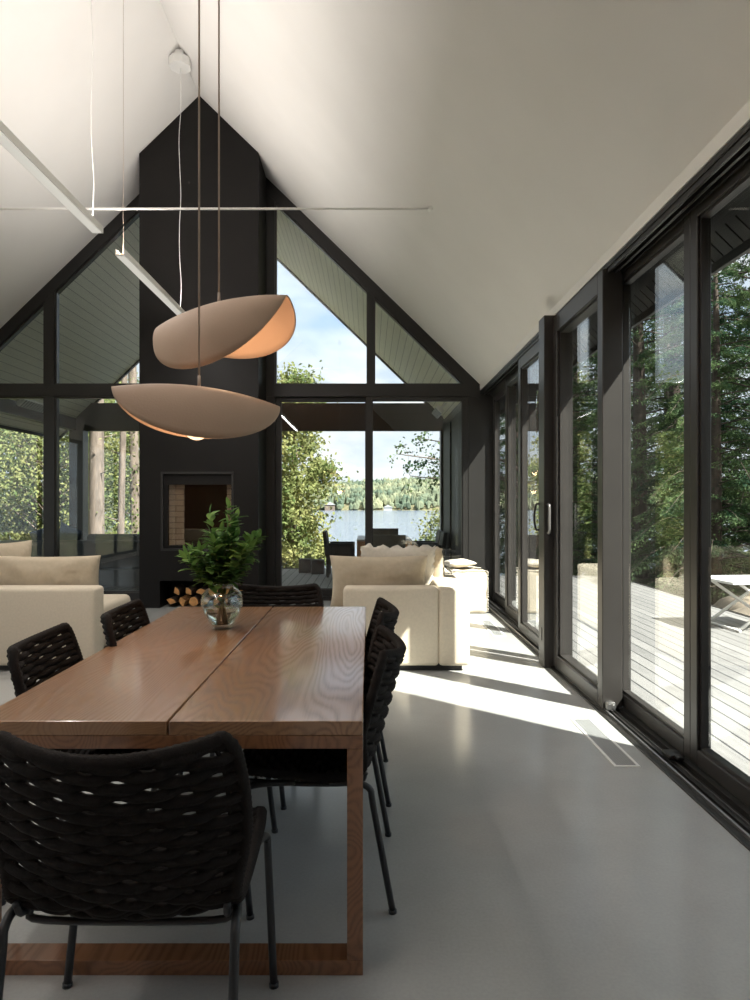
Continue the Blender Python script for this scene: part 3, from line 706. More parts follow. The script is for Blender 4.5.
def bare_trunk(x, y, r, H, lean, label):
    bm = bmesh.new(); random.seed(int(x*100)); tube(bm, catmull([(0, 0, -.6), (lean*.3, 0, H*.3), (lean*.7, .05, H*.7), (lean, 0, H)], 5), [r*(1.1-.035*i) for i in range(16)], 12)
    for k in range(12):
        z = 1+k*H/13; a = random.uniform(0, 6.28); tube(bm, [(lean*z/H, 0, z), (lean*z/H+math.cos(a)*.5, math.sin(a)*.5, z+.15)], [.03, .008], 5)
    o = finish(bm, 'tree_trunk', M['bark'], None, True); o.location = (x, y, ground_z(x, y)-.1); tag(o, label, 'tree')
bare_trunk(-7.45, 18.6, .215, 13, .0, 'thick pale grey pine trunk beyond the porch, left of two thinner trunks')
bare_trunk(-6.95, 18.9, .10, 12, .25, 'slim leaning trunk right beside the thick pine trunk')
bare_trunk(-7.3, 21.5, .17, 13, -.3, 'brownish trunk partly behind foliage, right of the slim leaning trunk')
# birch by the porch
bi = make_broadleaf('birch_tree', 6.2, 14, 20000, M['leaf_birch'], 1.15, .03, .115, .06, .15, clusters=85, cr=.27)
put(bi, -2.05, 18.0, 1.0, .4, 'pale yellow green birch beside the lake, left of the porch table')
# tree at the right whose branch reaches into the view
def branch_tree():
    rng = np.random.default_rng(8); t = empty('lakeside_maple'); bm = bmesh.new()
    tube(bm, catmull([(0, 0, -.8), (0, 0, 2), (.1, 0, 5), (0, 0, 7)], 4), [.13*(1-i/16) for i in range(13)], 8)
    C = []
    for (tip, zz) in (((-3.35, -.3, 3.45), 2.6), ((-3.0, .2, 2.95), 2.3), ((-2.8, 0, 3.85), 2.9), ((-2.6, .4, 3.3), 2.5), ((1.2, .3, 5), 4), ((.4, -1, 5.5), 4.3)):
        P = catmull([(0, 0, zz), (tip[0]*.5, tip[1]*.5, zz+(tip[2]-zz)*.7), tip], 6); tube(bm, P, [.035*(1-i/len(P))+.006 for i in range(len(P))], 5)
        PP = np.array([p[:] for p in P])
        for q in PP[4:]:
            for _ in range(3):
                e = q+rng.normal(0, .16, 3); tube(bm, [q.tolist(), e.tolist()], .004, 3, cap=False)
                C.append(e+rng.normal(0, .07, (11, 3)))
    finish(bm, 'trunk', M['bark'], t)
    link_mesh('foliage', leaves_mesh('foliage', np.concatenate(C), None, .085, rng, .7), M['leaf_hemlock'], t); return t
put(branch_tree(), 4.0, 16.3, 1, 0, 'dark leafy branch reaching in from the right above the lake')
# shrub by deck edge
sh = make_broadleaf('shrub', 1.6, 30, 4500, M['leaf_birch'], .75, .05, .07, .03, clusters=34, cr=.18)
put(sh, 1.75, 15.7, 1, 0, 'small yellow green shrub past the deck edge, right of the porch table', cat='shrub')
# rocky bank beside the deck
def boulder(x, y, r, seed, label):
    bm = bmesh.new(); bmesh.ops.create_icosphere(bm, subdivisions=3, radius=1)
    for v in bm.verts:
        n = noise.noise(v.co*1.3+Vector((seed, 0, 0)))*.35+noise.noise(v.co*3.5+Vector((seed, 3, 0)))*.12; v.co = v.co*(1+n); v.co = Vector((v.co.x*r*1.3, v.co.y*r, v.co.z*r*.7))
    o = finish(bm, 'boulder', M['rock'], None, True); o.location = (x, y, ground_z(x, y)+r*.2); tag(o, label, 'boulder', 'boulders on the bank beside the deck')
for i, (x, y, r) in enumerate(((5.7, 9.6, .55), (6.5, 8.7, .6), (5.4, 8.2, .35), (7.4, 9.9, .8), (6.1, 10.8, .5), (8.2, 8.8, .7), (5.5, 7.2, .3), (6.9, 7.6, .55))):
    boulder(x, y, r, i*3.7, 'rounded brown boulder on the bank past the deck')

# ------------------------------------------------------------------ fireplace
fp = empty('fireplace', (-2.245, YC, 0)); tag(fp, 'tall black steel fireplace chimney rising to the ridge', 'fireplace')
cx = 2.245
hw = (XC1-XC0)/2
FX0, FX1, FZ0, FZ1 = -2.745+cx, -1.785+cx, 0.755, 1.80
LX0, LX1, LZ1 = -2.76+cx, -1.66+cx, 0.36
dd = YG+0.0-YC
bm = bmesh.new()
prism(bm, [(-hw, FZ1), (hw, FZ1), (hw, roof_z(XC1)-.004), (0.005, ZR-.004), (-hw, roof_z(XC0)-.004)], 'Y', 0, dd)
bx(bm, -hw, FX0, 0, dd, LZ1, FZ1); bx(bm, FX1, hw, 0, dd, LZ1, FZ1)
bx(bm, FX0, FX1, 0, dd, LZ1, FZ0); bx(bm, -hw, LX0, 0, dd, 0, LZ1); bx(bm, LX1, hw, 0, dd, 0, LZ1)
bx(bm, LX0, LX1, .5, dd, 0, LZ1); bx(bm, FX0, FX1, .5, dd, FZ0, FZ1)
finish(bm, 'chimney_breast', M['black_steel'], fp)
bm = bmesh.new()
bx(bm, FX0-.0, FX1, -.012, .03, FZ1-.03, FZ1); bx(bm, FX0, FX1, -.012, .03, FZ0, FZ0+.03); bx(bm, FX0, FX0+.03, -.012, .03, FZ0+.03, FZ1-.03); bx(bm, FX1-.03, FX1, -.012, .03, FZ0+.03, FZ1-.03)
ff = finish(bm, 'firebox_frame', M['black_metal'], fp)
bm = bmesh.new()
i0, i1, j0, j1 = FX0+.08, FX1-.03, FZ0+.07, FZ1-.17
bx(bm, FX0+.03, i0, .03, .06, FZ0+.03, FZ1-.03); bx(bm, i0, i1, .03, .06, j1, FZ1-.03); bx(bm, i0, i1, .03, .06, FZ0+.03, j0)
finish(bm, 'firebox_surround', M['black_steel'], ff)
box_obj('firebrick_panel', M['brick'], ff, i0, i0+.20, .10, .13, j0, j1); box_obj('firebrick_panel', M['brick'], ff, i1-.08, i1, .10, .13, j0, j1)
bm = bmesh.new(); bx(bm, i0, i1, .44, .47, j0, j1); bx(bm, i0, i1, .131, .44, FZ0+.03, j0+.02)
for x in np.linspace(i0+.27, i1-.15, 5): tube(bm, [(x, .15, j0+.03), (x, .4, j0+.03)], .010, 6)
finish(bm, 'grate', M['black_steel'], ff)
box_obj('glass_door', M['fire_glass'], ff, i0, i1, .045, .05, j0, j1)

# split logs in the niche
random.seed(11)
def make_log(kind, r, L, seed):
    rng = random.Random(seed); bm = bmesh.new(); n = 14
    if kind == 'split': pts = [(0, 0)]+[(r*1.25*math.cos(a)*rng.uniform(.94, 1.05), r*1.25*math.sin(a)*rng.uniform(.94, 1.05)) for a in np.linspace(-.1, 1.75, 9)]; c = (r*.45, r*.45); pts = [(p[0]-c[0], p[1]-c[1]) for p in pts]
    else: pts = [(r*math.cos(2*PI*k/n)*rng.uniform(.92, 1.06), r*math.sin(2*PI*k/n)*rng.uniform(.92, 1.06)) for k in range(n)]
    va = [bm.verts.new((p[0], -L/2, p[1])) for p in pts]; vb = [bm.verts.new((p[0], L/2, p[1])) for p in pts]; N = len(pts)
    f = bm.faces.new(va); f.material_index = 0; f = bm.faces.new(vb[::-1]); f.material_index = 0
    for i in range(N):
        f = bm.faces.new((va[i], vb[i], vb[(i+1) % N], va[(i+1) % N])); f.material_index = 0 if kind == 'split' and i in (0, N-1) else 1
    bmesh.ops.recalc_face_normals(bm, faces=bm.faces)
    return finish(bm, 'firewood_log', [M['log_cut'], M['log_bark']])
rows = [(0.078, 7), (0.212, 6)]
gx = -2.68; idx = 0
names_row = ['bottom row of the stack', 'top row of the stack']
for ri, (z, n) in enumerate(rows):
    step = (1.04-(0.07 if ri else 0))/n
    for k in range(n):
        r = random.uniform(.060, .068); kd = 'round' if idx % 4 == 2 else 'split'
        o = make_log(kd, r, .34, idx); idx += 1
        o.location = (-2.70+.075+(0.07 if ri else 0)+k*step, YC+.22+random.uniform(-.03, .03), z); o.rotation_euler[1] = random.uniform(0, 6.28)
        tag(o, ('split' if kd == 'split' else 'round')+' firewood log in the niche under the fire, '+names_row[ri], 'firewood', 'firewood in the niche, '+names_row[ri]+(', split' if kd == 'split' else ', round'))

# ------------------------------------------------------------------ dining table
TX0, TX1, TY0, TY1, TZ = -1.175, -0.018, 2.01, 4.215, 0.752
XS = -0.595
tb = empty('dining_table', ((TX0+TX1)/2, (TY0+TY1)/2, 0)); tag(tb, 'long brown oak dining table on two square frame legs', 'dining table')
ox, oy = tb.location.x, tb.location.y
for nm, a, b, mm in (('tabletop_board', TX0, XS-.003, 'oak'), ('tabletop_board', XS+.003, TX1, 'oak_b')):
    box_obj(nm, M[mm], tb, a-ox, b-ox, TY0-oy, TY1-oy, TZ-.042, TZ, r=.003, seg=2)
bm = bmesh.new(); bx(bm, TX0+.0-ox, TX1-ox, TY0+.0-oy, TY0+.08-oy, TZ-.082, TZ-.0425, r=.002)
bx(bm, TX0-ox, TX1-ox, TY1-.08-oy, TY1-oy, TZ-.082, TZ-.0425, r=.002); bx(bm, TX0+.2-ox, TX0+.25-ox, TY0+.08-oy, TY1-.08-oy, TZ-.082, TZ-.0425); bx(bm, TX1-.25-ox, TX1-.2-ox, TY0+.08-oy, TY1-.08-oy, TZ-.082, TZ-.0425)
finish(bm, 'apron', M['oak_leg'], tb)
for ya in (TY0, TY1-.08):
    for xa in (TX0, TX1-.047):
        box_obj('leg', M['oak_leg'], tb, xa-ox, xa+.047-ox, ya-oy, ya+.08-oy, .045, TZ-.0825, r=.002)
    box_obj('foot_rail', M['oak_leg'], tb, TX0-ox, TX1-ox, ya-oy, ya+.08-oy, 0, .0448, r=.002)

# ------------------------------------------------------------------ rope dining chairs
PROF = [(.245, .462), (.16, .468), (.02, .452), (-.12, .446), (-.205, .462), (-.258, .525), (-.290, .620), (-.325, .74), (-.362, .855)]
def prof_pts(n=160):
    P = catmull([(0, y, z) for y, z in PROF], 24); L = [0]
    for a, b in zip(P, P[1:]): L.append(L[-1]+(b-a).length)
    return P, L
_P, _L = prof_pts()
def prof_at(s):
    s = max(0, min(_L[-1], s)); 
    for i in range(len(_L)-1):
        if _L[i+1] >= s: t = (s-_L[i])/max(1e-9, _L[i+1]-_L[i]); p = _P[i].lerp(_P[i+1], t); d = (_P[i+1]-_P[i]).normalized(); return p, d
    return _P[-1], (_P[-1]-_P[-2]).normalized()
SB = next(l for p, l in zip(_P, _L) if p.y < -.225)      # where the seat turns into the back
def shell(u, s, off=0.0):
    p, d = prof_at(s); t = s/_L[-1]; nrm = Vector((0, d.z, -d.y))      # points up / forward
    if nrm.z < 0 and t < .3: nrm = -nrm
    if t >= .3 and nrm.y < 0: nrm = -nrm
    k = max(0, min(1, (s-SB+.06)/.22)); k = k*k*(3-2*k); tt = max(0, (s-SB)/(_L[-1]-SB))
    cz = max(0, (s-(_L[-1]-.055))/.055)
    hw_ = .262+.026*math.sin(PI*min(1, tt)*.95)*k*1.0 - .012*(1-k)*max(0, 1-s/.1) - .045*(1-math.sqrt(max(0, 1-min(1, cz)**2)))
    q = Vector((u*hw_, p.y+k*.075*u*u, p.z+(1-k)*(.036*u*u-.024)+tt*.028*u*u-.014*(1-u*u)*k*(1-tt)))
    return q+nrm*off
def make_chair():
    t = empty('rope_dining_chair')
    def weave(name, s0, s1, step):
        bm = bmesh.new(); n = int(round((s1-s0)/step)); 
        for i in range(n):
            s = s0+(i+.5)*(s1-s0)/n; N = 44; pts = []; rad = []
            for j in range(N+1):
                u = -1+2*j/N; ph = u*4.0*PI+(PI if i % 2 else 0)
                pts.append(shell(u*.97, s+.0015*math.sin(ph*2), .0075*math.sin(ph))); rad.append(.0136+.0016*math.cos(2*ph))
            tube(bm, pts, rad, 6, cap=False)
        for j in range(9):                                    # warp cords
            u = -1+2*(j+.5)/9
            tube(bm, [shell(u, s0+(s1-s0)*q/22) for q in range(23)], .0055, 5, cap=False)
        # rope-wrapped rim
        edge = [shell(-1, s0+(s1-s0)*q/20) for q in range(21)]
        endp = [shell(-1+2*q/20, s1 if name == 'backrest' else s0) for q in range(21)]
        redge = [shell(1, s0+(s1-s0)*q/20) for q in range(21)]
        path = edge+endp[1:]+redge[::-1][1:] if name == 'backrest' else edge[::-1]+endp[1:]+redge[1:]
        P = []
        for a, b in zip(path, path[1:]):
            for q in range(3): P.append(a.lerp(b, q/3))
        P.append(path[-1])
        tube(bm, P, [.0155+.0022*(i % 2) for i in range(len(P))], 8)
        return finish(bm, name, M['rope'], t, True)
    weave('seat', .012, SB, .0245); weave('backrest', SB-.004, _L[-1]-.008, .0245)
    bm = bmesh.new()
    for s in (-1, 1):
        tube(bm, catmull([(s*.235, .19, .438), (s*.24, 0, .428), (s*.24, -.19, .432), (s*.245, -.225, .47)], 5), .009, 8)
    tube(bm, catmull([(-.238, .17, .436), (-.2, .17, .412), (.2, .17, .412), (.238, .17, .436)], 5), .009, 8); tube(bm, catmull([(-.24, -.17, .430), (-.2, -.17, .398), (.2, -.17, .398), (.24, -.17, .430)], 5), .009, 8)
    finish(bm, 'seat_frame', M['tube'], t, True)
    for s in (-1, 1):
        bm = bmesh.new(); tube(bm, catmull([(s*.24, .02, .434), (s*.262, .14, .436), (s*.272, .198, .415), (s*.276, .202, .36), (s*.298, .165, .01)], 5), .0115, 9)
        tube(bm, [(s*.298, .165, .012), (s*.299, .164, .0)], .014, 10); finish(bm, 'leg', M['tube'], t, True)
        bm = bmesh.new(); tube(bm, catmull([(s*.243, -.10, .432), (s*.262, -.19, .44), (s*.266, -.238, .42), (s*.266, -.250, .36), (s*.268, -.315, .01)], 5), .0115, 9)
        tube(bm, [(s*.268, -.315, .012), (s*.268, -.316, .0)], .014, 10); finish(bm, 'leg', M['tube'], t, True)
    return t
chair = make_chair()
CH = [(-.573, 1.80, 0.0, 'black rope dining chair at the near head of the table, seen from behind'),
      (-.235, 2.585, PI/2, 'black rope dining chair nearest on the right side of the table'),
      (-.225, 3.40, PI/2, 'farther black rope dining chair on the right side of the table'),
      (-.985, 2.66, -PI/2+.08, 'nearer black rope dining chair on the left side of the table'),
      (-.92, 3.36, -PI/2+.06, 'farther black rope dining chair on the left side, nearest the sofa arm'),
      (-.583, 3.985, PI, 'black rope dining chair at the far head of the table behind the vase')]
for i, (x, y, rz, lb) in enumerate(CH):
    c = chair if i == 0 else copy_tree(chair)
    c.location = (x, y, 0); c.rotation_euler = (0, 0, rz); tag(c, lb, 'dining chair', 'rope dining chairs around the table')

# ------------------------------------------------------------------ vase and branches
VX, VY = -.752, 3.48
va = empty('glass_vase', (VX, VY, TZ)); tag(va, 'round clear glass vase half full of water on the table', 'vase')
bm = bmesh.new()
outer = [(.0, .0), (.045, .0), (.050, .006), (.060, .02), (.088, .07), (.104, .12), (.106, .15), (.098, .18), (.075, .203), (.060, .212), (.060, .222), (.068, .235)]
inner = [(.063, .234), (.055, .221), (.055, .212), (.071, .200), (.093, .178), (.101, .15), (.099, .12), (.083, .072), (.055, .026), (.0, .018)]
lathe(bm, outer+inner, 36); finish(bm, 'glass_body', M['vase_glass'], va, True)
bm = bmesh.new(); lathe(bm, [(0, .019), (.053, .027), (.082, .073), (.094, .105), (0, .105)], 36); finish(bm, 'water', M['water'], va, True)
br = empty('leafy_branches', (VX, VY, TZ+.03)); tag(br, 'green leafy branches standing in the glass vase', 'plant')
random.seed(4); bm = bmesh.new(); lb_ = bmesh.new()
def leaf(bmm, base, d, L, wd, up):
    d = d.normalized(); s = d.cross(up).normalized(); n = s.cross(d).normalized(); rows = []
    for k in range(6):
        t = k/5; wv = wd*math.sin(PI*min(1, t*.93+.03))**.8; c = base+d*L*t-n*L*.22*t*t
        rows.append((bmm.verts.new(c-s*wv+n*wv*.25), bmm.verts.new(c), bmm.verts.new(c+s*wv+n*wv*.25)))
    for A, B in zip(rows, rows[1:]):
        for q in (0, 1): f = bmm.faces.new((A[q], A[q+1], B[q+1], B[q])); f.smooth = True
stems = []
for k in range(23):
    a = k*2.4; R = random.uniform(.06, .20)*(1 if k > 3 else .5); h = random.uniform(.40, .56)*(1.0 if R < .13 else .80)
    tip = Vector((math.cos(a)*R, math.sin(a)*R*.9, h)); stems.append(catmull([(math.cos(a+3)*.025, math.sin(a+3)*.025, .0), (math.cos(a)*.015, math.sin(a)*.015, .17), (tip.x*.5, tip.y*.5, h*.65), tip], 7))
stems.append(catmull([(0, .02, 0), (.02, 0, .18), (.05, .0, .4), (.035, 0, .585)], 7))
for P in stems:
    tube(bm, P, [.0028*(1.1-i/len(P)) for i in range(len(P))], 5)
    for i in range(9, len(P)):
        if P[i].z < .20: continue
        for q in range(2):
            ax = (P[i]-P[i-1]).normalized(); r_ = Vector((random.uniform(-1, 1), random.uniform(-1, 1), random.uniform(-.25, .45))).normalized()
            leaf(lb_, P[i], ax*.45+r_, random.uniform(.055, .085), random.uniform(.015, .023), Vector((0, 0, 1)) if abs(r_.z) < .8 else Vector((1, 0, 0)))
    leaf(lb_, P[-1], (P[-1]-P[-2]), .06, .013, Vector((random.uniform(-1, 1), random.uniform(-1, 1), .2)))
for k in range(16):
    a = random.uniform(0, 6.28); leaf(lb_, Vector((math.cos(a)*.03, math.sin(a)*.03, random.uniform(.05, .15))), Vector((math.cos(a), math.sin(a), .5)), .045, .012, Vector((0, 0, 1)))
finish(bm, 'stems', M['stem'], br, True); finish(lb_, 'leaves', M['leaf_plant'], br, True)

# ------------------------------------------------------------------ pendants
def make_shade(R=.345, W=.215, H=.215, rise=.045):
    bm = bmesh.new(); nu, nv = 40, 26; g = []
    for i in range(nu+1):
        a = -1+2*i/nu; a = math.sin(a*PI/2); row = []
        c = max(1e-4, 1-a*a); wv = W*c**.55; hv = H*c**.62
        for j in range(nv+1):
            th = (-1+2*j/nv)*math.radians(80)
            row.append(bm.verts.new((a*R, wv*math.sin(th), rise*(1-a*a)+rise*.0-hv*(1-math.cos(th))/(1-math.cos(math.radians(80))))))
        g.append(row)
    for i in range(nu):
        for j in range(nv): f = bm.faces.new((g[i][j], g[i+1][j], g[i+1][j+1], g[i][j+1])); f.smooth = True
    bmesh.ops.recalc_face_normals(bm, faces=bm.faces)
    if sum(f.normal.z*f.calc_area() for f in bm.faces) < 0: bmesh.ops.reverse_faces(bm, faces=bm.faces)
    return bm
def pendant(x, y, z, rz, rx, ry, label, sc=1.0, hs=1.0):
    t = empty('pendant_lamp', (x, y, z)); tag(t, label, 'pendant lamp')
    s = finish(make_shade(.345*sc, .215*hs, .215*hs), 'lamp_shade', M['clay'], t, True); s.rotation_euler = (rx, ry, rz)
    md = s.modifiers.new('thick', 'SOLIDIFY'); md.thickness = .006; md.offset = -1
    s.location = (0, 0, -.045)
    bm = bmesh.new(); tube(bm, [(0, 0, -.02), (0, 0, .045)], [.008, .006], 10); tube(bm, [(0, 0, .03), (0, 0, roof_z(x)-z+.0)], .0042, 8); tube(bm, [(0, 0, roof_z(x)-z-.03), (0, 0, roof_z(x)-z+.04)], .05, 20)
    finish(bm, 'cord', M['cord'], t, True)
    q = Matrix.Rotation(rz, 4, 'Z') @ Matrix.Rotation(ry, 4, 'Y') @ Matrix.Rotation(rx, 4, 'X')
    c = Vector((0, 0, -.045)) + q @ Vector((0, .0, -.125))
    bm = bmesh.new(); bmesh.ops.create_uvsphere(bm, u_segments=24, v_segments=14, radius=.056); b = finish(bm, 'bulb', M['bulb'], t, True, loc=c)
    bm = bmesh.new(); bmesh.ops.create_cone(bm, segments=16, radius1=.03, radius2=.02, depth=.05, cap_ends=True); k = finish(bm, 'bulb_holder', M['cord'], t, False, loc=Vector((0, 0, -.045)) + q @ Vector((0, 0, -.05)))
    ld = bpy.data.lights.new('pendant_glow', 'POINT'); ld.energy = 3.0; ld.color = (1.0, .62, .36); ld.shadow_soft_size = .057
    lo = bpy.data.objects.new('pendant_glow', ld); COL.objects.link(lo); lo.parent = t
    lo.location = c+Vector((0, 0, -.062))
    return t
pendant(-.712, 2.85, 1.885, math.radians(20), math.radians(5), math.radians(4), 'lower clay coloured folded shell pendant lamp over the table')
pendant(-.695, 3.15, 2.325, math.radians(-25), math.radians(16), math.radians(-5), 'upper clay coloured folded shell pendant lamp over the table', 1.07, 1.28)

# ------------------------------------------------------------------ linear lights under the ridge, tie rod
LIN_W = 7.5
DOWN_W = 6.5
def linear(y0, y1, label, cords, feed, down=1.0):
    t = empty('linear_lamp', (XM, y0, 3.62)); tag(t, label, 'linear lamp', 'linear lamps under the ridge')
    L = y1-y0; bm = bmesh.new()
    prism(bm, [(-.045, 0), (.045, 0), (.045, .055), (.038, .055), (.038, .012), (-.038, .012), (-.038, .055), (-.045, .055)], 'Y', 0, L)
    finish(bm, 'housing', M['fixture'], t)
    ld = bpy.data.lights.new('linear_glow', 'AREA'); ld.shape = 'RECTANGLE'; ld.size = .05; ld.size_y = L-.06; ld.energy = LIN_W*L; ld.color = (1.0, .94, .89)
    lo = bpy.data.objects.new('linear_glow', ld); COL.objects.link(lo); lo.parent = t; lo.location = (0, L/2, .045); lo.rotation_euler = (PI, 0, 0)
    ld2 = bpy.data.lights.new('linear_down_fill', 'AREA'); ld2.shape = 'RECTANGLE'; ld2.size = .07; ld2.size_y = L-.06; ld2.energy = DOWN_W*L*down; ld2.color = (1.0, .95, .90)  # downward fill added to brighten the floor
    l2 = bpy.data.objects.new('linear_down_fill', ld2); COL.objects.link(l2); l2.parent = t; l2.location = (0, L/2, -.012)
    bm = bmesh.new(); bx(bm, -.036, .036, .02, L-.02, -.006, -.0005); finish(bm, 'diffuser', M['diffuser'], t)
    bm = bmesh.new(); bx(bm, -.018, .018, .02, L-.02, .013, .022); finish(bm, 'led_strip', M['led'], t)
    for yy, r in cords:
        bm = bmesh.new(); H = ZR-3.62
        if r > .003: tube(bm, catmull([(0, yy-y0, .012)]+[(.012*math.sin(k*1.9), yy-y0+.01*math.sin(k), H*k/9) for k in range(1, 9)]+[(0, yy-y0, H-.05)], 5), r, 6)
        else: tube(bm, [(0, yy-y0, .012), (0, yy-y0, H)], r, 6)
        finish(bm, 'cord' if r > .003 else 'hanging_wire', M['fixture'] if r > .003 else M['cord'], t, True)
    if feed:
        bm = bmesh.new(); prism(bm, [(.13*math.cos(k*PI/4+.39), .13*math.sin(k*PI/4+.39)) for k in range(8)], 'Z', ZR-3.62-.22, ZR-3.62-.12); bx(bm, -.05, .05, -.05, .05, ZR-3.62-.12, ZR-3.62-.03)
        for v in bm.verts: v.co.y += feed-y0
        finish(bm, 'canopy', M['fixture'], t)
linear(3.2, 5.62, 'nearer white linear lamp hanging under the ridge, cut by the left edge', [(5.5, .0038)], None)
linear(-1.6, 2.6, 'unseen linear lamp added behind the camera to brighten the room', [(-1.2, .0018), (2.4, .0018)], None, .3)  # out-of-view extra lamp, added to lift the interior brightness
linear(6.12, 8.25, 'farther white linear lamp under the ridge, half behind the pendant', [(6.2, .0018), (8.06, .0038)], 8.06)
rz_ = 4.03; xr_ = XM+(ZR-rz_)/K; bm = bmesh.new()
tube(bm, [(2*XM-xr_+.012, 6.1, rz_), (xr_-.012, 6.1, rz_)], .011, 8); bx(bm, xr_-.055, xr_-.025, 6.07, 6.13, rz_-.012, rz_+.012); bx(bm, 2*XM-xr_+.025, 2*XM-xr_+.055, 6.07, 6.13, rz_-.012, rz_+.012)
o = finish(bm, 'tie_rod', M['white_paint'], None); tag(o, 'thin white tie rod spanning between the two ceiling slopes', 'tie rod')

# ------------------------------------------------------------------ floor vents
def vent(y0, y1, label):
    t = empty('floor_vent', (1.365, (y0+y1)/2, 0)); tag(t, label, 'floor vent'); L = (y1-y0)/2; bm = bmesh.new()
    for b in ((-.068, -.054, -L, L), (.054, .068, -L, L), (-.054, .054, -L, -L+.014), (-.054, .054, L-.014, L)): bx(bm, *b, .0005, .005)
    finish(bm, 'frame', M['fixture'], t); bm = bmesh.new(); bx(bm, -.055, .055, -L+.012, L-.012, .0005, .0012); finish(bm, 'backing', M['vent_dark'], t)
    bm = bmesh.new(); x = -.052
    while x < .053: bx(bm, x, x+.0045, -L+.012, L-.012, .0013, .004); x += .009
    finish(bm, 'grille', M['vent_grey'], t)
vent(3.59, 4.39, 'pale grey floor vent nearest the camera beside the sliding doors')
vent(7.10, 8.05, 'farther pale grey floor vent beside the sliding doors near the pouf')

# ------------------------------------------------------------------ sofas
def sofa(x0, x1, back_side, y0, y1, label, m='linen', both=True):
    """sofa whose arm ends face the camera. back_side +1: back on the right"""
    t = empty('sofa', ((x0+x1)/2, (y0+y1)/2, 0)); tag(t, label, 'sofa', 'cream sofas facing each other'); cx_, cy_ = t.location.x, t.location.y
    a, b = x0-cx_, x1-cx_; c, d = y0-cy_, y1-cy_; s = back_side; zb = .045
    box_obj('plinth', M['plinth'], t, a+.06, b-.06, c+.06, d-.06, 0, zb)
    bk0, bk1 = (b-.26, b) if s > 0 else (a, a+.26)
    box_obj('backrest', M[m], t, bk0, bk1, c+.0, d, zb, .695, r=.035, seg=4, smooth=.7)
    for u0, u1 in ((c, c+.24), (d-.24, d))[:2 if both else 1]:
        q0, q1 = (a, b-.255) if s > 0 else (a+.255, b)
        box_obj('arm', M[m], t, q0, q1, u0, u1, zb+.001, .69, r=.035, seg=4, smooth=.7)
    q0, q1 = (a+.02, bk0) if s > 0 else (bk1, b-.20)
    box_obj('seat_base', M[m], t, q0, q1, c+.24, d-.24 if both else d, zb, .27, r=.015, smooth=.7)
    mid = (c+d)/2
    for u0, u1 in ((c+.245, mid-.005), (mid+.005, d-.245)) if both else ((c+.245, d),):
        k0, k1 = (a-.06, bk0-.005) if s > 0 else (bk1+.005, b+.06 if both else b-.17)
        box_obj('seat_cushion', M[m], t, k0, k1, u0, u1, .272, .46, r=.06, seg=5, smooth=.9)
    return t
sofa(-.214, .834, 1, 5.60, 7.85, 'cream linen sofa on the right, its arm half in sunlight')
sofa(-3.62, -2.268, -1, 5.60, 7.0, 'cream linen sofa on the left, its arm facing the table', both=False)
def cushion(x, y, z, w_, h_, t_, rx, rz, m, label, seed, ruffle=0, ry=0):
    o = pillow('cushion', w_, h_, t_, M[m], None, seed, ruffle=ruffle, wr=.015); o.location = (x, y, z); o.rotation_euler = (rx, ry, rz); tag(o, label, 'cushion'); return o
cushion(.085, 5.975, .70, .86, .47, .20, .10, 0, 'linen_tan', 'wide tan cushion standing against the arm of the right sofa', 1)
cushion(.27, 6.32, .73, .68, .54, .17, .16, -.12, 'linen_pale', 'pale frilled cushion behind the wide tan one on the right sofa', 2, .018)
cushion(.56, 6.62, .72, .56, .50, .18, .12, -1.05, 'linen_tan', 'tan frilled cushion leaning on the back of the right sofa', 3, .015)
cushion(-2.84, 5.985, .685, .98, .50, .22, .10, 0, 'linen_tan', 'wide tan cushion standing against the arm of the left sofa', 4)
cushion(-3.48, 6.45, .75, .62, .56, .20, .15, 1.2, 'linen_tan', 'tan cushion at the left edge, leaning on the back of the left sofa', 5)
# pouf
pf = empty('pouf', (1.265, 8.80, 0)); tag(pf, 'square cream quilted pouf with frayed seams by the far corner', 'pouf')
bm = bmesh.new(); bx(bm, -.225, .225, -.28, .28, .0, .54, r=.045, seg=4)
bmesh.ops.subdivide_edges(bm, edges=[e for e in bm.edges if e.calc_length() > .2], cuts=9, use_grid_fill=True)
for v in bm.verts:
    v.co += v.co.normalized()*.02*noise.noise(v.co*9); v.co.z = max(0.0, v.co.z)
finish(bm, 'body', M['linen'], pf, True)
bm = bmesh.new(); random.seed(3)
for sx, sy in ((-1, -1), (1, -1), (1, 1), (-1, 1)):
    for k in range(30):
        z = .03+k*.017; tube(bm, [(sx*.205, sy*.26, z), (sx*.232, sy*.287, z+random.uniform(-.01, .01))], [.008, .003], 4)
for k in range(26): x = -.21+k*.0168; tube(bm, [(x, -.262, .52), (x, -.286, .545)], [.008, .003], 4)
for k in range(32): y = -.26+k*.0168; tube(bm, [(-.207, y, .52), (-.234, y, .545)], [.008, .003], 4)
tag(finish(bm, 'seam_fringe', M['linen_pale'], pf), kind='stuff')
o = pillow('throw_cushion', .36, .36, .10, M['linen_pale'], None, 8, ruffle=.006); o.location = (1.16, 8.78, .61); o.rotation_euler = (PI/2-.05, 0, .2); tag(o, 'flat pale cushion lying on top of the pouf', 'cushion')

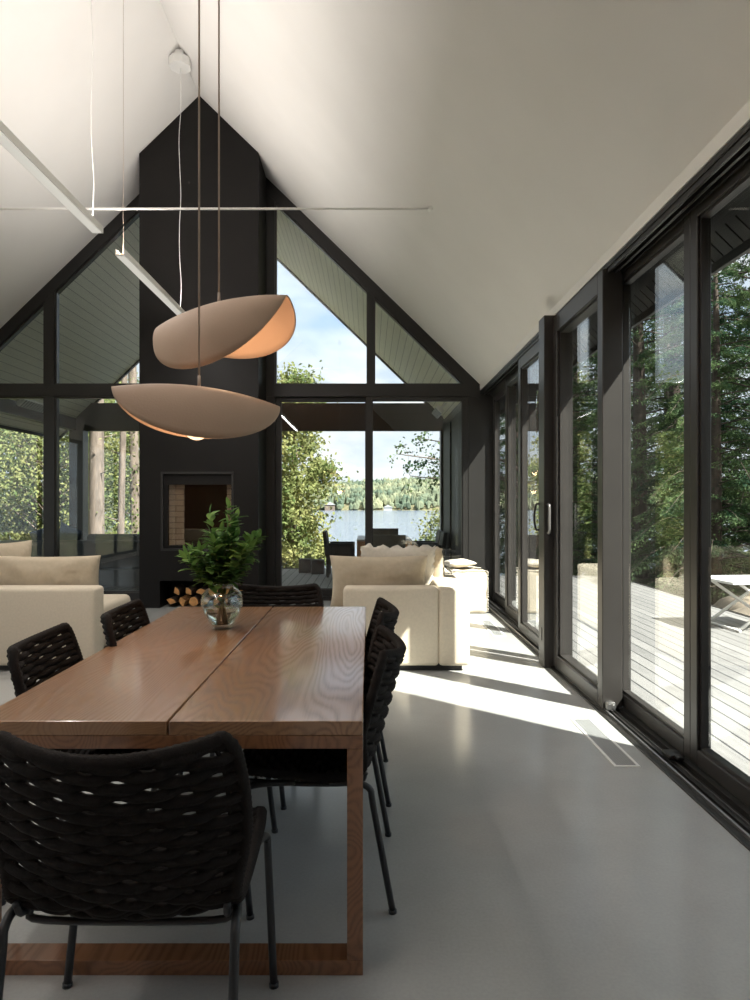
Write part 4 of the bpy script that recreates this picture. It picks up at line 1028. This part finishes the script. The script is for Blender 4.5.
# ------------------------------------------------------------------ porch furniture
ot = empty('outdoor_dining_table', (.28, 13.05, -.03)); tag(ot, 'orange cedar dining table with a slatted grey top on the porch', 'outdoor table')
bm = bmesh.new()
for k in range(7): bx(bm, -.50+k*.143, -.50+k*.143+.136, -.75, .75, .72, .75)
finish(bm, 'tabletop', M['vent_grey'], ot)
bm = bmesh.new(); bx(bm, -.50, .50, -.75, -.68, .61, .718); bx(bm, -.50, .50, .68, .75, .61, .718); bx(bm, -.50, -.43, -.68, .68, .61, .718); bx(bm, .43, .50, -.68, .68, .61, .718); finish(bm, 'apron', M['cedar'], ot)
for x in (-.50, .38):
    for y in (-.75, .63): box_obj('leg', M['cedar'], ot, x, x+.12, y, y+.12, 0, .609)
def wicker_chair():
    t = empty('wicker_armchair'); bm = bmesh.new(); prism(bm, [(-.28, .40), (-.20, .40), (-.27, .87), (-.33, .87)], 'X', -.29, .29); finish(bm, 'backrest', M['wicker'], t)
    box_obj('seat', M['wicker'], t, -.24, .24, -.20, .27, .36, .42, r=.012)
    for s in (-1, 1):
        bm = bmesh.new(); bx(bm, s*.24, s*.31, -.22, .27, .60, .65, r=.01); bx(bm, s*.25, s*.30, .22, .27, .02, .60); bx(bm, s*.25, s*.30, -.26, -.20, .02, .60); bx(bm, s*.265, s*.285, -.20, .22, .30, .60); finish(bm, 'arm', M['wicker'], t)
    for sx in (-1, 1):
        for y in (-.25, .22): box_obj('foot', M['tube'], t, sx*.255, sx*.295, y, y+.04, 0, .02)
    return t
wc = wicker_chair()
for i, (x, y, r, lb) in enumerate(((.33, 11.85, 0, 'grey wicker armchair at the near side of the porch table, back to the room'), (-.55, 13.15, -PI/2, 'grey wicker armchair at the left end of the porch table'),
        (1.10, 12.70, PI/2, 'nearer grey wicker armchair at the right end of the porch table'), (1.10, 13.42, PI/2, 'farther grey wicker armchair at the right end of the porch table'), (.33, 14.12, PI, 'grey wicker armchair at the lake side of the porch table'))):
    c = wc if i == 0 else copy_tree(wc); c.location = (x, y, -.03); c.rotation_euler[2] = r; tag(c, lb, 'outdoor armchair', 'wicker armchairs round the porch table')
for i, (x, y, s, lb) in enumerate(((-1.30, 13.85, .245, 'grey cube planter on the deck, left of its twin'), (-1.02, 13.6, .25, 'grey cube planter on the deck, right of its twin'))):
    bm = bmesh.new(); bx(bm, -s/2, s/2, -s/2, s/2, 0, s*1.1, r=.008); bx(bm, -s/2+.02, s/2-.02, -s/2+.02, s/2-.02, s*1.1-.002, s*1.1+.004)
    o = finish(bm, 'planter', M['wicker'], None); o.location = (x, y, -.03); tag(o, lb, 'planter')
# outdoor sofa
os_ = empty('outdoor_sofa', (-4.6, 11.5, -.03)); tag(os_, 'dark grey outdoor sofa on the porch behind the left windows', 'outdoor sofa')
box_obj('base', M['wicker'], os_, -1.45, 1.35, -.45, .45, .05, .34, r=.02); box_obj('backrest', M['out_fabric'], os_, -1.45, 1.35, -.45, -.22, .34, .80, r=.06, seg=3, smooth=.8)
for x in (-1.45, 1.13): box_obj('arm', M['out_fabric'], os_, x, x+.22, -.21, .45, .34, .62, r=.04, smooth=.8)
for k in range(3): box_obj('seat_cushion', M['out_fabric'], os_, -1.22+k*.785, -1.22+k*.785+.775, -.21, .45, .345, .48, r=.04, smooth=.8)
o2 = empty('outdoor_sofa', (-4.4, 13.5, -.03)); tag(o2, 'dark grey outdoor sofa at the far edge of the porch, facing the room', 'outdoor sofa')
box_obj('base', M['wicker'], o2, -1.3, 1.3, -.42, .42, .05, .34, r=.02); box_obj('backrest', M['out_fabric'], o2, -1.3, 1.3, .2, .42, .34, .78, r=.06, seg=3, smooth=.8)
for k in range(3): box_obj('seat_cushion', M['out_fabric'], o2, -1.29+k*.865, -1.29+k*.865+.855, -.42, .19, .345, .48, r=.04, smooth=.8)
for i, (x, y, z, r, lb) in enumerate(((-5.35, 11.30, .88, .3, 'slate blue cushion tilted on the near outdoor sofa, left of the other'), (-5.0, 11.34, .90, -.25, 'slate blue cushion tilted on the near outdoor sofa, right of the other'), (-3.55, 13.5, .70, .4, 'slate blue cushion on the far outdoor sofa'))):
    o = pillow('outdoor_cushion', .44, .42, .14, M['out_blue'], None, 10+i); o.location = (x, y, z-.1); o.rotation_euler = (.1, .35*(1 if i % 2 else -1), r); tag(o, lb, 'cushion')
# heaters on the porch ceiling
for x, y, s, lb in ((1.30, 12.75, 1, 'white porch heater under the right slope of the porch ceiling'), (-5.80, 11.7, -1, 'white porch heater under the left slope of the porch ceiling')):
    t = empty('porch_heater', (x, y, roof_z(x)-.24)); t.rotation_euler[1] = s*.77; tag(t, lb, 'heater')
    box_obj('body', M['fixture'], t, -.08, .08, -.42, .42, -.05, .02, r=.01)
    bm = bmesh.new()
    for k in range(9): bx(bm, -.08, .08, -.38+k*.088, -.38+k*.088+.05, -.056, -.051)
    finish(bm, 'louvre', M['vent_dark'], t)
    bm = bmesh.new(); bx(bm, -.02, .02, -.3, -.27, .02, .16); bx(bm, -.02, .02, .27, .3, .02, .16); finish(bm, 'bracket', M['fixture'], t)
# white folding table on the deck
ft = empty('folding_table', (4.35, 7.75, -.03)); ft.rotation_euler[2] = .1; tag(ft, 'low white cross legged table outside on the sunny deck', 'outdoor table')
box_obj('tabletop', M['white_paint'], ft, -.45, .55, -.35, .35, .53, .56, r=.006)
for yy in (-.28, .28):
    for s in (-1, 1):
        bm = bmesh.new(); tube(bm, [(.05-s*.38, yy+s*.018, .015), (.05+s*.38, yy+s*.018, .53)], .018, 6); finish(bm, 'leg', M['white_paint'], ft)
bm = bmesh.new()
for x in (-.33, .43): tube(bm, [(x, -.3, .02), (x, .3, .02)], .015, 6)
finish(bm, 'stretcher', M['white_paint'], ft)
